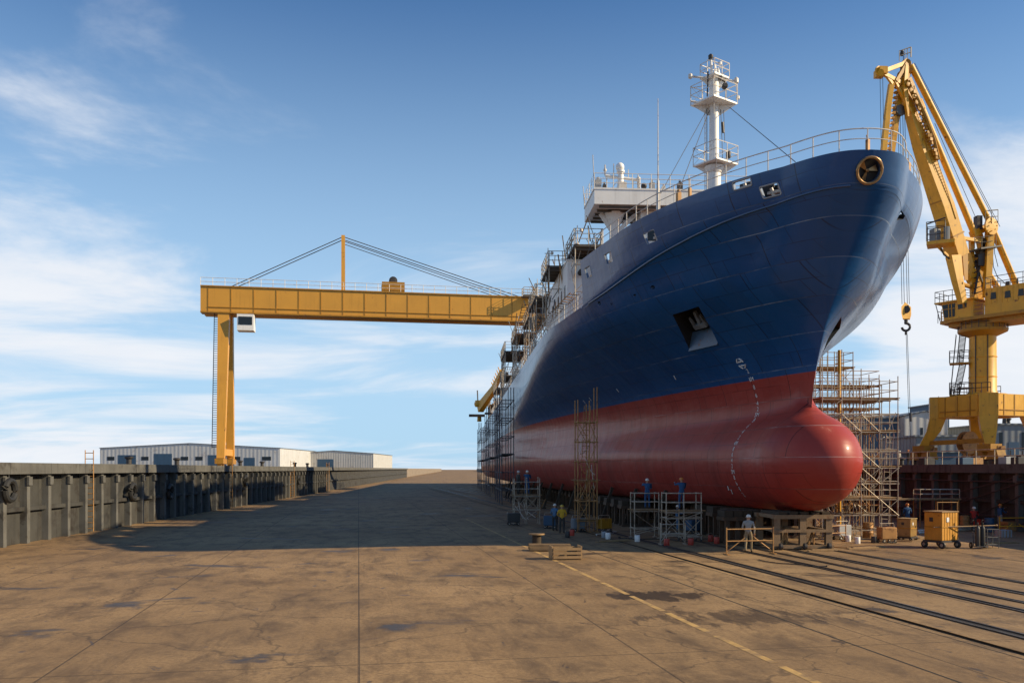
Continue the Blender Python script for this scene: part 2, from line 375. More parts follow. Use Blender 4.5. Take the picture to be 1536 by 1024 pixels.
# ------------------------------------------------------------------ mesh builder
class MB:
    def __init__(self):
        self.v = []; self.f = []; self.mi = []; self.sm = []
    def add(self, vs, fs, mi=0, smooth=False):
        o = len(self.v)
        self.v += [Vector(x) for x in vs]
        for f in fs:
            self.f.append([o + i for i in f]); self.mi.append(mi); self.sm.append(smooth)
        return self
    def box(self, c, s, rz=0.0, mi=0, m=None):
        hx, hy, hz = s[0] / 2, s[1] / 2, s[2] / 2
        R = m or Matrix.Rotation(rz, 3, 'Z')
        c = Vector(c)
        vs = [c + R @ Vector((x, y, z)) for x in (-hx, hx) for y in (-hy, hy) for z in (-hz, hz)]
        return self.add(vs, [(0, 1, 3, 2), (4, 6, 7, 5), (0, 4, 5, 1), (2, 3, 7, 6), (0, 2, 6, 4), (1, 5, 7, 3)], mi)
    def bb(self, lo, hi, mi=0):
        lo, hi = Vector(lo), Vector(hi)
        return self.box((lo + hi) / 2, hi - lo, mi=mi)
    def tube(self, p0, p1, r, n=6, r1=None, mi=0, caps=True, smooth=True):
        p0, p1 = Vector(p0), Vector(p1)
        r1 = r if r1 is None else r1
        d = (p1 - p0)
        if d.length < 1e-6: return self
        q = d.to_track_quat('Z', 'Y')
        vs = []
        for p, rr in ((p0, r), (p1, r1)):
            for i in range(n):
                a = 2 * math.pi * i / n
                vs.append(p + q @ Vector((rr * math.cos(a), rr * math.sin(a), 0)))
        fs = [(i, (i + 1) % n, n + (i + 1) % n, n + i) for i in range(n)]
        self.add(vs, fs, mi, smooth)
        if caps:
            self.add(vs, [tuple(range(n - 1, -1, -1)), tuple(range(n, 2 * n))], mi)
        return self
    def path(self, pts, r, n=6, mi=0, closed=False):
        pts = [Vector(p) for p in pts]
        N = len(pts)
        rings = []
        up = Vector((0, 0, 1))
        for i, p in enumerate(pts):
            a = pts[i - 1] if (i > 0 or closed) else p
            c = pts[(i + 1) % N] if (i < N - 1 or closed) else p
            d = (c - a).normalized()
            x = d.cross(up)
            if x.length < .05: x = d.cross(Vector((0, 1, 0)))
            x.normalize(); y = x.cross(d)
            rings.append([p + x * (r * math.cos(2 * math.pi * j / n)) + y * (r * math.sin(2 * math.pi * j / n)) for j in range(n)])
        vs = [v for ring in rings for v in ring]
        fs = []
        for i in range(N if closed else N - 1):
            b0, b1 = i * n, ((i + 1) % N) * n
            for j in range(n):
                fs.append((b0 + j, b0 + (j + 1) % n, b1 + (j + 1) % n, b1 + j))
        self.add(vs, fs, mi, True)
        if not closed:
            self.add(rings[0], [tuple(range(n))], mi); self.add(rings[-1], [tuple(range(n - 1, -1, -1))], mi)
        return self
    def beam(self, p0, p1, w, h, w1=None, h1=None, side=None, mi=0):
        """rectangular bar from p0 to p1; side = direction of the width"""
        p0, p1 = Vector(p0), Vector(p1)
        w1 = w if w1 is None else w1; h1 = h if h1 is None else h1
        d = (p1 - p0).normalized()
        s = Vector(side) if side is not None else (d.cross(Vector((0, 0, 1))) if abs(d.z) < .98 else Vector((1, 0, 0)))
        s = (s - d * s.dot(d)).normalized()
        u = s.cross(d)
        vs = []
        for p, a, b in ((p0, w, h), (p1, w1, h1)):
            for sx, sy in ((-1, -1), (1, -1), (1, 1), (-1, 1)):
                vs.append(p + s * (sx * a / 2) + u * (sy * b / 2))
        return self.add(vs, [(3, 2, 1, 0), (4, 5, 6, 7), (0, 1, 5, 4), (1, 2, 6, 5), (2, 3, 7, 6), (3, 0, 4, 7)], mi)
    def lathe(self, c, prof, n=20, mi=0, axis=(0, 0, 1)):
        c = Vector(c); q = Vector(axis).to_track_quat('Z', 'Y')
        vs = []
        for r, z in prof:
            for i in range(n):
                a = 2 * math.pi * i / n
                vs.append(c + q @ Vector((r * math.cos(a), r * math.sin(a), z)))
        fs = []
        for j in range(len(prof) - 1):
            for i in range(n):
                fs.append((j * n + i, j * n + (i + 1) % n, (j + 1) * n + (i + 1) % n, (j + 1) * n + i))
        self.add(vs, fs, mi, True)
        self.add(vs[:n], [tuple(range(n - 1, -1, -1))], mi); self.add(vs[-n:], [tuple(range(n))], mi)
        return self
    def prism(self, pts, d, mi=0):
        """polygon pts extruded by vector d"""
        pts = [Vector(p) for p in pts]; d = Vector(d); n = len(pts)
        vs = pts + [p + d for p in pts]
        fs = [tuple(range(n - 1, -1, -1)), tuple(range(n, 2 * n))] + [(i, (i + 1) % n, n + (i + 1) % n, n + i) for i in range(n)]
        return self.add(vs, fs, mi)
    def sphere(self, c, r, n=10, mi=0, sz=1.0):
        prof = []
        for j in range(n // 2 + 1):
            a = math.pi * j / (n // 2)
            prof.append((max(r * math.sin(a), .0005), -r * sz * math.cos(a)))
        return self.lathe(c, prof, n, mi)
    def build(self, name, mat, parent=None, label=None, bevel=0):
        org = parent_world(parent) if parent else Vector((0, 0, 0))
        me = bpy.data.meshes.new(name)
        me.from_pydata([v - org for v in self.v], [], self.f)
        mats = mat if isinstance(mat, (list, tuple)) else [mat]
        for x in mats: me.materials.append(MAT[x] if isinstance(x, str) else x)
        me.polygons.foreach_set('material_index', self.mi)
        me.polygons.foreach_set('use_smooth', self.sm)
        bm = bmesh.new(); bm.from_mesh(me)
        bmesh.ops.recalc_face_normals(bm, faces=bm.faces[:])
        if bevel:
            bmesh.ops.bevel(bm, geom=[e for e in bm.edges if len(e.link_faces) == 2 and e.calc_face_angle(0) > .6], offset=bevel, segments=1, affect='EDGES')
        for e in bm.edges:
            if len(e.link_faces) == 2 and e.calc_face_angle(0) > .75: e.smooth = False
        bm.to_mesh(me); bm.free()
        me.update()
        o = bpy.data.objects.new(name, me)
        COL.objects.link(o)
        if parent: o.parent = parent
        if label: o['label'] = label
        return o

def parent_world(p):
    v = Vector((0, 0, 0))
    while p is not None:
        v = v + Vector(p.location); p = p.parent
    return v

def tag(o, label, cat, group=None):
    o['label'] = label; o['category'] = cat
    if group: o['group'] = group
    return o

def thing(name, loc, label, cat, group=None):
    o = bpy.data.objects.new(name, None)
    o.empty_display_size = .3
    o.location = loc
    COL.objects.link(o)
    return tag(o, label, cat, group)

def struct(o):
    o['kind'] = 'structure'
    return o

def copy_tree(o, parent=None):
    c = o.copy(); COL.objects.link(c)
    if parent: c.parent = parent; c.matrix_parent_inverse = o.matrix_parent_inverse
    for ch in list(o.children): copy_tree(ch, c)
    return c

def dup(o, loc, label, rz=None, group=None):
    c = copy_tree(o); c.location = loc; c['label'] = label
    if rz is not None: c.rotation_euler = (0, 0, rz)
    if group: c['group'] = group
    return c
# ================================================================== SHIP HULL
CX = 17.7                        # ship's centreline
YEND = 236.0
def herm(x, xs, ys):
    n = len(xs)
    if x <= xs[0]: return ys[0]
    if x >= xs[-1]: return ys[-1]
    for i in range(n - 1):
        if x <= xs[i + 1]: break
    def tan(j):
        if j == 0: return (ys[1] - ys[0]) / (xs[1] - xs[0])
        if j == n - 1: return (ys[-1] - ys[-2]) / (xs[-1] - xs[-2])
        return (ys[j + 1] - ys[j - 1]) / (xs[j + 1] - xs[j - 1])
    h = xs[i + 1] - xs[i]; t = (x - xs[i]) / h
    m0, m1 = tan(i) * h, tan(i + 1) * h
    return ((2 * t**3 - 3 * t**2 + 1) * ys[i] + (t**3 - 2 * t**2 + t) * m0 + (-2 * t**3 + 3 * t**2) * ys[i + 1] + (t**3 - t**2) * m1)
HZ = [5.0, 7.0, 8.8, 11.0, 13.0, 15.0, 16.4, 17.4]
H_YS = [42.6, 42.1, 41.6, 40.4, 38.9, 37.4, 36.2, 35.5]
H_B = [10.7, 10.7, 10.7, 10.8, 10.9, 10.9, 10.9, 10.9]
H_L = [80, 82, 82, 58, 38, 30, 25, 25]
H_P = [.78, .95, .88, .77, .71, .76, .78, .80]
ZK_Y = [34, 40, 45, 53, 60, 300]
ZK_Z = [16.3, 16.1, 15.6, 14.7, 14.4, 14.2]
def zk(Y): return herm(Y, ZK_Y, ZK_Z)
ZT_Y = [34, 40, 45, 54, 60]
ZT_Z = [17.5, 17.65, 17.55, 17.3, 17.2]
def ztop(Y): return herm(Y, ZT_Y, ZT_Z)
YBRK = 55.0
KEEL = 1.85
BZ, BRZ, BRX, BY, BL = 4.36, 2.5, 2.45, 43.0, 3.9
def bulb_s(z):
    """scale of the bulb's horizontal section: ellipse below, soft skirt where it runs into the stem"""
    e = (z - BZ) / BRZ
    if e <= .87: return math.sqrt(max(0, 1 - e * e))
    s0 = math.sqrt(1 - .87 * .87)
    return s0 * math.exp(-(e - .87) * (.87 / s0) / s0 * .95)
def ystem(z):
    h = herm(z, HZ, H_YS)
    if z < BZ - BRZ or z > 8.8: return h
    nose = BY - BL * bulb_s(z)
    kk = .10 if z > 6.2 else .02
    if z > 8.3: kk *= (8.8 - z) / .5
    d = max(kk - abs(h - nose), 0) / max(kk, 1e-6)
    return min(h, nose) - d * d * kk * .25
def hbase(Y, z):
    ys = herm(z, HZ, H_YS); t = (Y - ys) / herm(z, HZ, H_L)
    if t <= 0: return 0.0, 0.0
    t = min(t, 1)
    p = herm(z, HZ, H_P)
    w_ = max(0, min(1, (z - 10.5) / 4.5))
    p = p * (1 - w_) + w_ * (.5 + (p - .5) * min(1, t / .10) ** .6)
    return herm(z, HZ, H_B) * (1 - (1 - t) ** 2) ** p, t
def hb(Y, z):
    h, t = hbase(Y, z)
    if z < 5.2:                            # turn of bilge
        q = (5.2 - z) / (5.2 - KEEL)
        h *= 1 - (.34 - .12 * t) * (1 - math.sqrt(max(0, 1 - q * q)))
    if z < 9.6:
        s = bulb_s(z)
        if z > 8.6: s *= max(0, (9.6 - z))
        d = max(0, (BY - Y) / BL)
        b = BRX * math.sqrt(max(0, s * s - d * d))
        h = (h ** 3 + b ** 3) ** (1 / 3)
    return h
def hp(Y, z, side=-1): return Vector((CX + side * hb(Y, z), Y, z))
def hn(Y, z, side=-1):
    e = .05
    a = hp(Y + e, z, side) - hp(Y - e, z, side); b = hp(Y, z + e, side) - hp(Y, z - e, side)
    n = a.cross(b).normalized()
    if n.x * side < 0: n = -n
    return n
def find(px, py, side=-1, ylo=34.5, yhi=140, zhi=None):
    best = None
    def scan(y0, y1, ny, z0, z1, nz, best):
        for i in range(ny + 1):
            Y = y0 + (y1 - y0) * i / ny
            for j in range(nz + 1):
                z = z0 + (z1 - z0) * j / nz
                if Y < ystem(z): continue
                p = bul(Y, z, side) if z > zk(Y) else hp(Y, z, side)
                q = proj(p)
                e = (q[0] - px) ** 2 + (q[1] - py) ** 2
                if best is None or e < best[0]: best = (e, Y, z)
        return best
    best = scan(ylo, yhi, 160, 2, 17.7, 60, best)
    dy, dz = (yhi - ylo) / 160, .27
    for _ in range(5):
        _, Y, z = best
        best = scan(Y - dy, Y + dy, 12, max(z - dz, 1.9), min(z + dz, 17.8), 12, best)
        dy /= 4; dz /= 4
    return best[1], best[2], math.sqrt(best[0])
def bul_raw(u_y, z, side): pass
def bul(Y, z, side=-1):
    """bulwark surface above the knuckle: flare flattens off"""
    k0 = zk(Y); ze = k0 + (.30 + .30 * max(0, min(1, (50 - Y) / 10))) * (z - k0)
    return Vector((CX + side * hb(Y, ze), Y, z))

ship = thing('cargo_ship', (CX, 44, 0), 'large blue and red cargo ship standing on blocks in the dry dock, bulbous bow first', 'ship')

NU = 150
us = [(i / (NU - 1)) for i in range(NU)]
zrows = [('a', BZ - 2.502 * math.cos(math.pi * j / 26)) for j in range(27)]
zrows = [z for _, z in zrows if z > KEEL + .003]
zrows = [KEEL + .004] + zrows[1:] if zrows[0] < KEEL + .02 else [KEEL + .004] + zrows
zrows += [6.92, 7.0, 7.07, 7.14, 7.21, 7.28, 7.45, 7.63, 7.82, 8.02, 8.25, 8.5, 8.8]
NLOW = len(zrows)
NHI = 26
def ucol(ys, u): return ys + (YEND - ys) * (.985 * u ** 2.5 + .015 * u)
def build_hull():
    R = []      # rows of (Y,z)
    for z in zrows:
        ys = ystem(z); R.append([(ucol(ys, u) if u else ys, z) for u in us])
    for j in range(1, NHI + 1):
        v = j / NHI
        row = []
        for u in us:
            Y0 = ucol(36 + (1 - v) * 5, u)
            z = 8.8 + (zk(Y0) - 8.8) * v
            ys = herm(z, HZ, H_YS)
            Y = ucol(ys, u)
            row.append((Y, z))
        R.append(row)
    return R
RW = build_hull()
verts = []; faces = []; fm = []; uvs = []
nr = len(RW)
idx = {}
for j in range(nr):
    for i in range(NU):
        Y, z = RW[j][i]
        h = hb(Y, z) if i else 0.0
        for s in (-1, 1):
            if i == 0 and s == 1: idx[(j, i, s)] = idx[(j, i, -1)]; continue
            idx[(j, i, s)] = len(verts)
            verts.append(Vector((CX + s * h, Y, z)) - Vector(ship.location))
            uvs.append((Y, z))
for j in range(nr - 1):
    for i in range(NU - 1):
        for s in (-1, 1):
            a, b, c, d = idx[(j, i, s)], idx[(j, i + 1, s)], idx[(j + 1, i + 1, s)], idx[(j + 1, i, s)]
            faces.append([a, b, c, d] if s == 1 else [d, c, b, a]); fm.append(0)
for i in range(NU - 1):
    for j, up in ((0, False), (nr - 1, True)):
        a, b, c, d = idx[(j, i, -1)], idx[(j, i + 1, -1)], idx[(j, i + 1, 1)], idx[(j, i, 1)]
        q = [d, c, b] if i == 0 else [d, c, b, a]
        if not up: q = q[::-1]
        faces.append(q); fm.append(1 if up else 0)
for j in range(nr - 1):
    i = NU - 1
    faces.append([idx[(j, i, -1)], idx[(j, i, 1)], idx[(j + 1, i, 1)], idx[(j + 1, i, -1)]]); fm.append(0)
me = bpy.data.meshes.new('hull')
me.from_pydata(verts, [], faces)
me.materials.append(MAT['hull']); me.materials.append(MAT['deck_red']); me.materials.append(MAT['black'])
me.polygons.foreach_set('material_index', fm)
ul = me.uv_layers.new(name='UVMap')
for lp in me.loops: ul.data[lp.index].uv = uvs[lp.vertex_index]
bm = bmesh.new(); bm.from_mesh(me)
bmesh.ops.recalc_face_normals(bm, faces=bm.faces[:])
bm.to_mesh(me); bm.free()
hull = bpy.data.objects.new('hull', me); COL.objects.link(hull); hull.parent = ship

# bulwark strip round the forecastle
NB = 90
def bul_rows():
    rows = []
    for j in range(9):
        v = j / 8
        row = []
        for i in range(NB + 1):
            u = i / NB
            Y0 = 35.8 + (YBRK - 35.8) * u ** 2.2
            k0 = zk(Y0); z = k0 - .14 + (ztop(Y0) - k0 + .14) * v
            ze = k0 + (.30 + .30 * max(0, min(1, (50 - Y0) / 10))) * (z - k0) if z > k0 else z
            ys = herm(ze, HZ, H_YS)
            yb = YBRK + 1.0 * (1 - v)          # raked break
            Y = ys + (yb - ys) * u ** 2.2
            h = hb(Y, ze) if i else 0
            row.append((h + .012, Y - (.012 if i == 0 else 0), z))
        rows.append(row)
    return rows
BR = bul_rows()
verts = []; faces = []; uvs = []
bi = {}
for j, row in enumerate(BR):
    for q, i in enumerate(list(range(NB, 0, -1)) + list(range(0, NB + 1))):
        s = -1 if q < NB else 1
        h, Y, z = row[i]
        if i == 0: h = 0
        bi[(j, q)] = len(verts); verts.append(Vector((CX + s * h, Y, z)) - Vector(ship.location)); uvs.append((Y, z + .4))
for j in range(8):
    for q in range(2 * NB):
        faces.append([bi[(j, q)], bi[(j, q + 1)], bi[(j + 1, q + 1)], bi[(j + 1, q)]])
me = bpy.data.meshes.new('bulwark')
me.from_pydata(verts, [], faces)
me.materials.append(MAT['hull']); me.materials.append(MAT['white_paint'])
ul = me.uv_layers.new(name='UVMap')
for lp in me.loops: ul.data[lp.index].uv = uvs[lp.vertex_index]
bulwark = bpy.data.objects.new('bulwark', me); COL.objects.link(bulwark); bulwark.parent = ship
md = bulwark.modifiers.new('solid', 'SOLIDIFY'); md.thickness = .16; md.offset = -1 if me.polygons[NB].normal.y < 0 else 1
md.use_even_offset = False

def cutter(polys_dirs):
    mb = MB()
    for pts, d in polys_dirs: mb.prism(pts, d)
    o = mb.build('cutter', 'dark_steel')
    return o
def apply_mods(o):
    dg = C.evaluated_depsgraph_get()
    m2 = bpy.data.meshes.new_from_object(o.evaluated_get(dg), preserve_all_data_layers=True, depsgraph=dg)
    o.modifiers.clear(); old = o.data; o.data = m2; m2.name = o.name; bpy.data.meshes.remove(old)
def boolean(o, cut):
    keep = o.data.copy(); n0 = len(keep.polygons)
    for solver, selfx in (('EXACT', False), ('EXACT', True), ('FAST', False)):
        md = o.modifiers.new('cut', 'BOOLEAN'); md.operation = 'DIFFERENCE'; md.object = cut; md.solver = solver
        if solver == 'EXACT': md.use_self = selfx
        apply_mods(o)
        if len(o.data.polygons) > n0 * .7: break
        print('BOOLEAN RETRY', o.name, solver, selfx, len(o.data.polygons), n0)
        o.data = keep.copy()
    me = cut.data; bpy.data.objects.remove(cut); bpy.data.meshes.remove(me)
def paint_recess_shade(o, c, n, rad_, depth, slot, stb=False):  # paints shade into an opening: black on its inner faces
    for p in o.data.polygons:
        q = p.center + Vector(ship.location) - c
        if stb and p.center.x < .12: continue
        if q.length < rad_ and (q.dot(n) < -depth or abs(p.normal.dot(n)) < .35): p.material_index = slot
def shade(o, ang=.55):
    me = o.data
    bm = bmesh.new(); bm.from_mesh(me)
    for f in bm.faces: f.smooth = True
    for e in bm.edges:
        e.smooth = not (len(e.link_faces) == 2 and e.calc_face_angle(0) > ang)
    bm.to_mesh(me); bm.free()

# openings in the bulwark (mooring ports) ------------------------------------
def rrect(c, ux, uy, hw, hh, r, n=4):
    pts = []
    for sx, sy, a0 in ((1, 1, 0), (-1, 1, 90), (-1, -1, 180), (1, -1, 270)):
        for k_ in range(n + 1):
            a = rad(a0 + 90 * k_ / n)
            pts.append(c + ux * (sx * (hw - r) + r * math.cos(a)) + uy * (sy * (hh - r) + r * math.sin(a)))
    return pts
bp_specs = [(976.5, 355.5, .50, .30), (914, 387, .46, .30), (883, 408, .42, .32), (1113, 274, .48, .17), (1156, 286, .44, .26)]
bports = []
def dbul(Y, z, side=-1):
    t = (bul(Y + .1, z, side) - bul(Y - .1, z, side)).normalized()
    upv = (bul(Y, z + .05, side) - bul(Y, z - .05, side)).normalized()
    n = t.cross(upv).normalized()
    if n.x * side < 0: n = -n
    return bul(Y, z, side), t, upv, n
cuts = []
for px, py, hw, hh in bp_specs:
    Y, z, e = find(px, py, -1, 35.7, 56)
    z = min(max(z, zk(Y) + hh + .12), ztop(Y) - hh - .10)
    p, t, u_, n = dbul(Y, z)
    bports.append((p, t, u_, n, hw, hh))
    cuts.append((rrect(p + n * .6, t, u_, hw, hh, .06), -n * 1.3))
# centre-line chock
zc = 16.78
def FL(Y): return .30 + .30 * max(0, min(1, (50 - Y) / 10))
pc = Vector((CX, ystem(zk(36) + FL(36) * (zc - zk(36))) , zc))
tc_ = Vector((1, 0, 0)); uc = Vector((0, -.35, 1)).normalized(); ncn = Vector((0, -1, -.35)).normalized()
cuts.append(([pc + ncn * .6 + tc_ * (.50 * math.cos(a * math.pi / 12)) + uc * (.50 * math.sin(a * math.pi / 12)) for a in range(24)], -ncn * 1.4))
apply_mods(bulwark)
boolean(bulwark, cutter(cuts))
shade(bulwark)

# openings in the hull ---------------------------------------------------------
def quad_on_hull(pxs, side, ylo, yhi):
    out = []
    for px, py in pxs:
        Y, z, e = find(px, py, side, ylo, yhi); out.append((Y, z))
    return out
ank = quad_on_hull([(1009, 472), (1048, 459.5), (1077, 515), (1034, 525)], -1, 38, 70)
ap = [hp(Y, z) for Y, z in ank]
an = hn(sum(a[0] for a in ank) / 4, sum(a[1] for a in ank) / 4)
cuts = [([p + an * .5 for p in ap], -an * 2.0)]
s1 = quad_on_hull([(1347, 332), (1356, 300), (1363, 299), (1355, 329)], 1, 36, 43.5)
s2 = quad_on_hull([(1234, 531), (1238, 512), (1262, 475), (1260, 493)], 1, 38, 44.5)
for qd in (s1, s2):
    q = [hp(Y, z, 1) for Y, z in qd]
    n = hn(sum(a[0] for a in qd) / 4, sum(a[1] for a in qd) / 4, 1)
    cuts.append(([p + n * 1.0 for p in q], -n * 1.32))
for px, py, r in ((803, 459, .2), (872, 461, .13), (899, 455, .22), (917, 456, .13), (952, 443, .13), (979, 431, .2)):
    Y, z, e = find(px, py, -1, 38, 90)
    p = hp(Y, z); n = hn(Y, z)
    t = n.cross(Vector((0, 0, 1))).normalized(); u_ = t.cross(n)
    cuts.append(([p + n * .2 + t * (r * math.cos(a * math.pi / 5)) + u_ * (r * .6 * math.sin(a * math.pi / 5)) for a in range(10)], -n * .5))
boolean(hull, cutter(cuts))
paint_recess_shade(hull, sum(ap, Vector()) / 4, an, 2.8, .35, 2)
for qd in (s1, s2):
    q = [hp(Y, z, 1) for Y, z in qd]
    paint_recess_shade(hull, sum(q, Vector()) / 4, hn(sum(a[0] for a in qd) / 4, sum(a[1] for a in qd) / 4, 1), 1.3, .12, 2, True)
shade(hull, .7)


# port frames + fittings in the ports
for p, t, u_, n, hw, hh in bports:
    mb = MB(); mb.path(rrect(p + n * .02, t, u_, hw + .02, hh + .02, .07), .035, 5, closed=True)
    f = mb.build('mooring_port_frame', 'primer', ship)
    mb = MB(); mb.box(p - n * 1.1 - u_ * .25, (1.9, .05, 1.0), math.atan2(t.y, t.x)); mb.build('port_shade_backing', 'black', f)  # black panel added to stand in for the shade inside the port
    mb = MB()
    for dx in (-.22, .2):
        mb.tube(p - n * .5 + t * dx - u_ * (hh + .2), p - n * .5 + t * dx + u_ * (hh * .5), .09, 8)
    mb.box(p - n * .55 + u_ * (-.1), (.9, .25, .12), math.atan2(t.y, t.x))
    mb.build('mooring_roller', 'white_rail', f)
mb = MB()
ring = [pc + ncn * .05 + tc_ * (.54 * math.cos(a * math.pi / 16)) + uc * (.54 * math.sin(a * math.pi / 16)) for a in range(32)]
mb.path(ring, .065, 8, closed=True)
chock = mb.build('bow_chock_ring', 'copper', ship)
mb = MB()
bc = pc - ncn * .22
mb.lathe(bc - ncn * .12, [(.60, 0), (.60, .02)], 24, axis=ncn, mi=1)
for a in (20, 140, 260):
    a = rad(a)
    d = tc_ * math.cos(a) + uc * math.sin(a); e_ = tc_ * -math.sin(a) + uc * math.cos(a)
    mb.add([bc + d * .06 - e_ * .03, bc + d * .42 - e_ * .16 + ncn * .06, bc + d * .43 + e_ * .1 - ncn * .05, bc + d * .06 + e_ * .04], [(0, 1, 2, 3)])
mb.lathe(bc - ncn * .03, [(.08, -.03), (.08, .1), (.03, .14)], 10, axis=ncn)
mb.build('chock_roller', ['copper', 'black'], chock)

# anchor in its pocket
ac = sum(ap, Vector()) / 4
at_ = ((ap[1] + ap[2]) - (ap[0] + ap[3])).normalized(); au = ((ap[0] + ap[1]) - (ap[2] + ap[3])).normalized()
mb = MB()
base = ac - an * .55 + au * .05
mb.beam(base - au * .25 - at_ * .55, base - au * .25 + at_ * .55, .3, .28, side=an)
mb.beam(base - au * .2, base + au * .75, .22, .2, .16, .16, side=at_)
for s in (-1, 1):
    mb.prism([base + at_ * s * .36 - au * .3 + an * .1, base + at_ * s * .62 - au * .3 + an * .1, base + at_ * s * .50 + au * .55 + an * .22], -an * .14)
anchor = mb.build('anchor', 'slate_shed', ship)
mb = MB()
l0, l1 = ap[3], ap[2]; m0, m1 = ap[3] * .70 + ap[0] * .30, ap[2] * .70 + ap[1] * .30
mb.prism([l0 + an * .10, l1 + an * .10, m1 - an * .75 + (l1 - m1) * .15, m0 - an * .75 + (l0 - m0) * .15], -an * .05 - au * .04)
mb.build('anchor_bolster', pmat('bolster_blue', (.055, .105, .18), .45, var=.3, scale=2, dirt=(RUST, .4, 2.5)), ship)

# draught marks (column of figures) and bow symbols -------------------------------
def text_mesh(s, size):
    cu = bpy.data.curves.new('txt', 'FONT'); cu.body = s; cu.size = size; cu.align_x = 'CENTER'; cu.align_y = 'CENTER'
    ob = bpy.data.objects.new('txt', cu); COL.objects.link(ob)
    C.view_layer.update()
    dg = C.evaluated_depsgraph_get()
    m_ = bpy.data.meshes.new_from_object(ob.evaluated_get(dg))
    vs = [v.co.copy() for v in m_.vertices]; fs = [tuple(p.vertices) for p in m_.polygons]
    bpy.data.objects.remove(ob); bpy.data.curves.remove(cu); bpy.data.meshes.remove(m_)
    return vs, fs
def stamp(mb, s, size, Y, z, side=-1, off=.012):
    vs, fs = text_mesh(s, size)
    out = []
    for v in vs:
        yy, z2 = Y - side * -1 * -v.x if side == 1 else Y - v.x, z + v.y
        e = hp(yy, z2, side) + hn(yy, z2, side) * off
        out.append(e)
    mb.add(out, fs)
mb = MB()
z = 2.6; i = 0
DR = []
figs = ['2', '4', '6', '8', '3M', '2', '4', '6', '8', '4M', '2', '4', '6', '8', '5M', '2', '4', '6', '8', '6M', '2', '4', '6', '8', '7M', '2', '4', '6', '8']
while z < 9.5:
    # draught figures follow the same station
    stamp(mb, figs[i % len(figs)], .33, 46.3, z)
    z += .31 if z < 7.5 else .44; i += 1
mb.build('draught_marks', 'white_cloud', ship)
mb = MB()
Ys, zs, e = find(1112, 545, -1, 40, 60)
for a in range(4):
    a0, a1 = a * math.pi / 2 + .25, a * math.pi / 2 + 1.32
    pts = []
    for k_ in range(5):
        an_ = a0 + (a1 - a0) * k_ / 4
        yy, z2 = Ys - .26 * math.cos(an_), zs + .26 * math.sin(an_)
        pts.append(hp(yy, z2) + hn(yy, z2) * .02)
    mb.path(pts, .035, 4)
for dy, dz in ((.0, .1), (0, -.1)):
    mb.tube(hp(Ys - .14, zs + dz) + hn(Ys, zs) * .02, hp(Ys + .14, zs + dz) + hn(Ys, zs) * .02, .035, 4)
mb.build('bulb_symbol', 'white_cloud', ship)
mb = MB()
for px, py in ((1011, 563), (925, 583), (875, 600), (884, 596), (1092, 729), (1097, 734)):
    mb = MB()
    Y, z, e = find(px, py, -1, 42, 110)
    mb.beam(hp(Y, z) + hn(Y, z) * .02, hp(Y + .12, z - .22) + hn(Y, z) * .02, .09, .02, side=(0, 1, 0))
    mb.build('lifting_eye_mark', 'white_cloud', ship)
# knuckle bar along the foot of the bulwark, and rubbing line
mb = MB()
pts = []
for q in range(60):
    u = q / 59; Y = 36.4 + (YBRK - 36.4) * u ** 1.6
    pts.append(hp(Y, zk(Y)) + hn(Y, zk(Y) - .1) * .02)
mb.path(pts, .05, 5)
mb.build('knuckle_bar', pmat('knuckle_blue', (.03, .07, .16), .35, var=.2), ship)

rnd_ = random.Random(3)
# railing on the forecastle ------------------------------------------------------
def rail_line(side, y0, y1, n):
    pts = []
    for q in range(n + 1):
        Y = y0 + (y1 - y0) * (q / n) ** 1.7
        ze = zk(Y) + (.30 + .30 * max(0, min(1, (50 - Y) / 10))) * (ztop(Y) - zk(Y))
        ys = herm(ze, HZ, H_YS)
        pts.append(Vector((CX + side * max(hb(max(Y, ys), ze) - .09, 0), max(Y, ys) + .06, ztop(Y))))
    return pts
port = rail_line(-1, 35.75, 52.6, 60)
stb = rail_line(1, 35.75, 52.6, 60)
full = port[::-1] + stb[1:]
def resample(pts, step):
    out = [pts[0]]; acc = 0
    for a, b in zip(pts, pts[1:]):
        L = (b - a).length; pos = step - acc
        while pos <= L:
            out.append(a + (b - a) * (pos / L)); pos += step
        acc = (acc + L) % step if step else 0
    return out
mb = MB()
for h in (.93, .50):
    mb.path([p + Vector((0, 0, h)) for p in full], .026 if h > .6 else .020, 6)
posts = resample(full, 1.16)
for q, p in enumerate(posts):
    mb.tube(p - Vector((0, 0, .02)), p + Vector((0, 0, .93)), .028, 6)
fr = mb.build('bow_railing', 'white_rail', ship)
mb = MB()
for q in (9, 17, 21, 30):
    mb = MB()
    p = posts[min(q, len(posts) - 1)]
    mb.box(p + Vector((0, 0, .22)), (.13, .13, .46), .4)
    mb.tube(p + Vector((0, 0, .45)), p + Vector((.1, .3, .75)), .03, 5)
    mb.build('railing_bracket', 'rusty_tube', fr)
# main deck railing aft of the break
mb = MB()
dk = []
for q in range(80):
    Y = YBRK + .9 + q * 1.5
    if Y > 170: break
    dk.append(Vector((CX - hb(Y, zk(Y)) + .12, Y, zk(Y))))
for h in (1.1, .75, .4):
    mb.path([p + Vector((0, 0, h)) for p in dk], .028, 5)
for p in dk: mb.tube(p, p + Vector((0, 0, 1.1)), .03, 5)
mb.build('deck_railing', 'white_rail', ship)
mb = MB()
dk2 = [Vector((2 * CX - p.x, p.y, p.z)) for p in dk]
for h in (1.1, .6): mb.path([p + Vector((0, 0, h)) for p in dk2], .028, 5)
for p in dk2[::2]: mb.tube(p, p + Vector((0, 0, 1.1)), .03, 5)
mb.build('deck_railing', 'white_rail', ship)

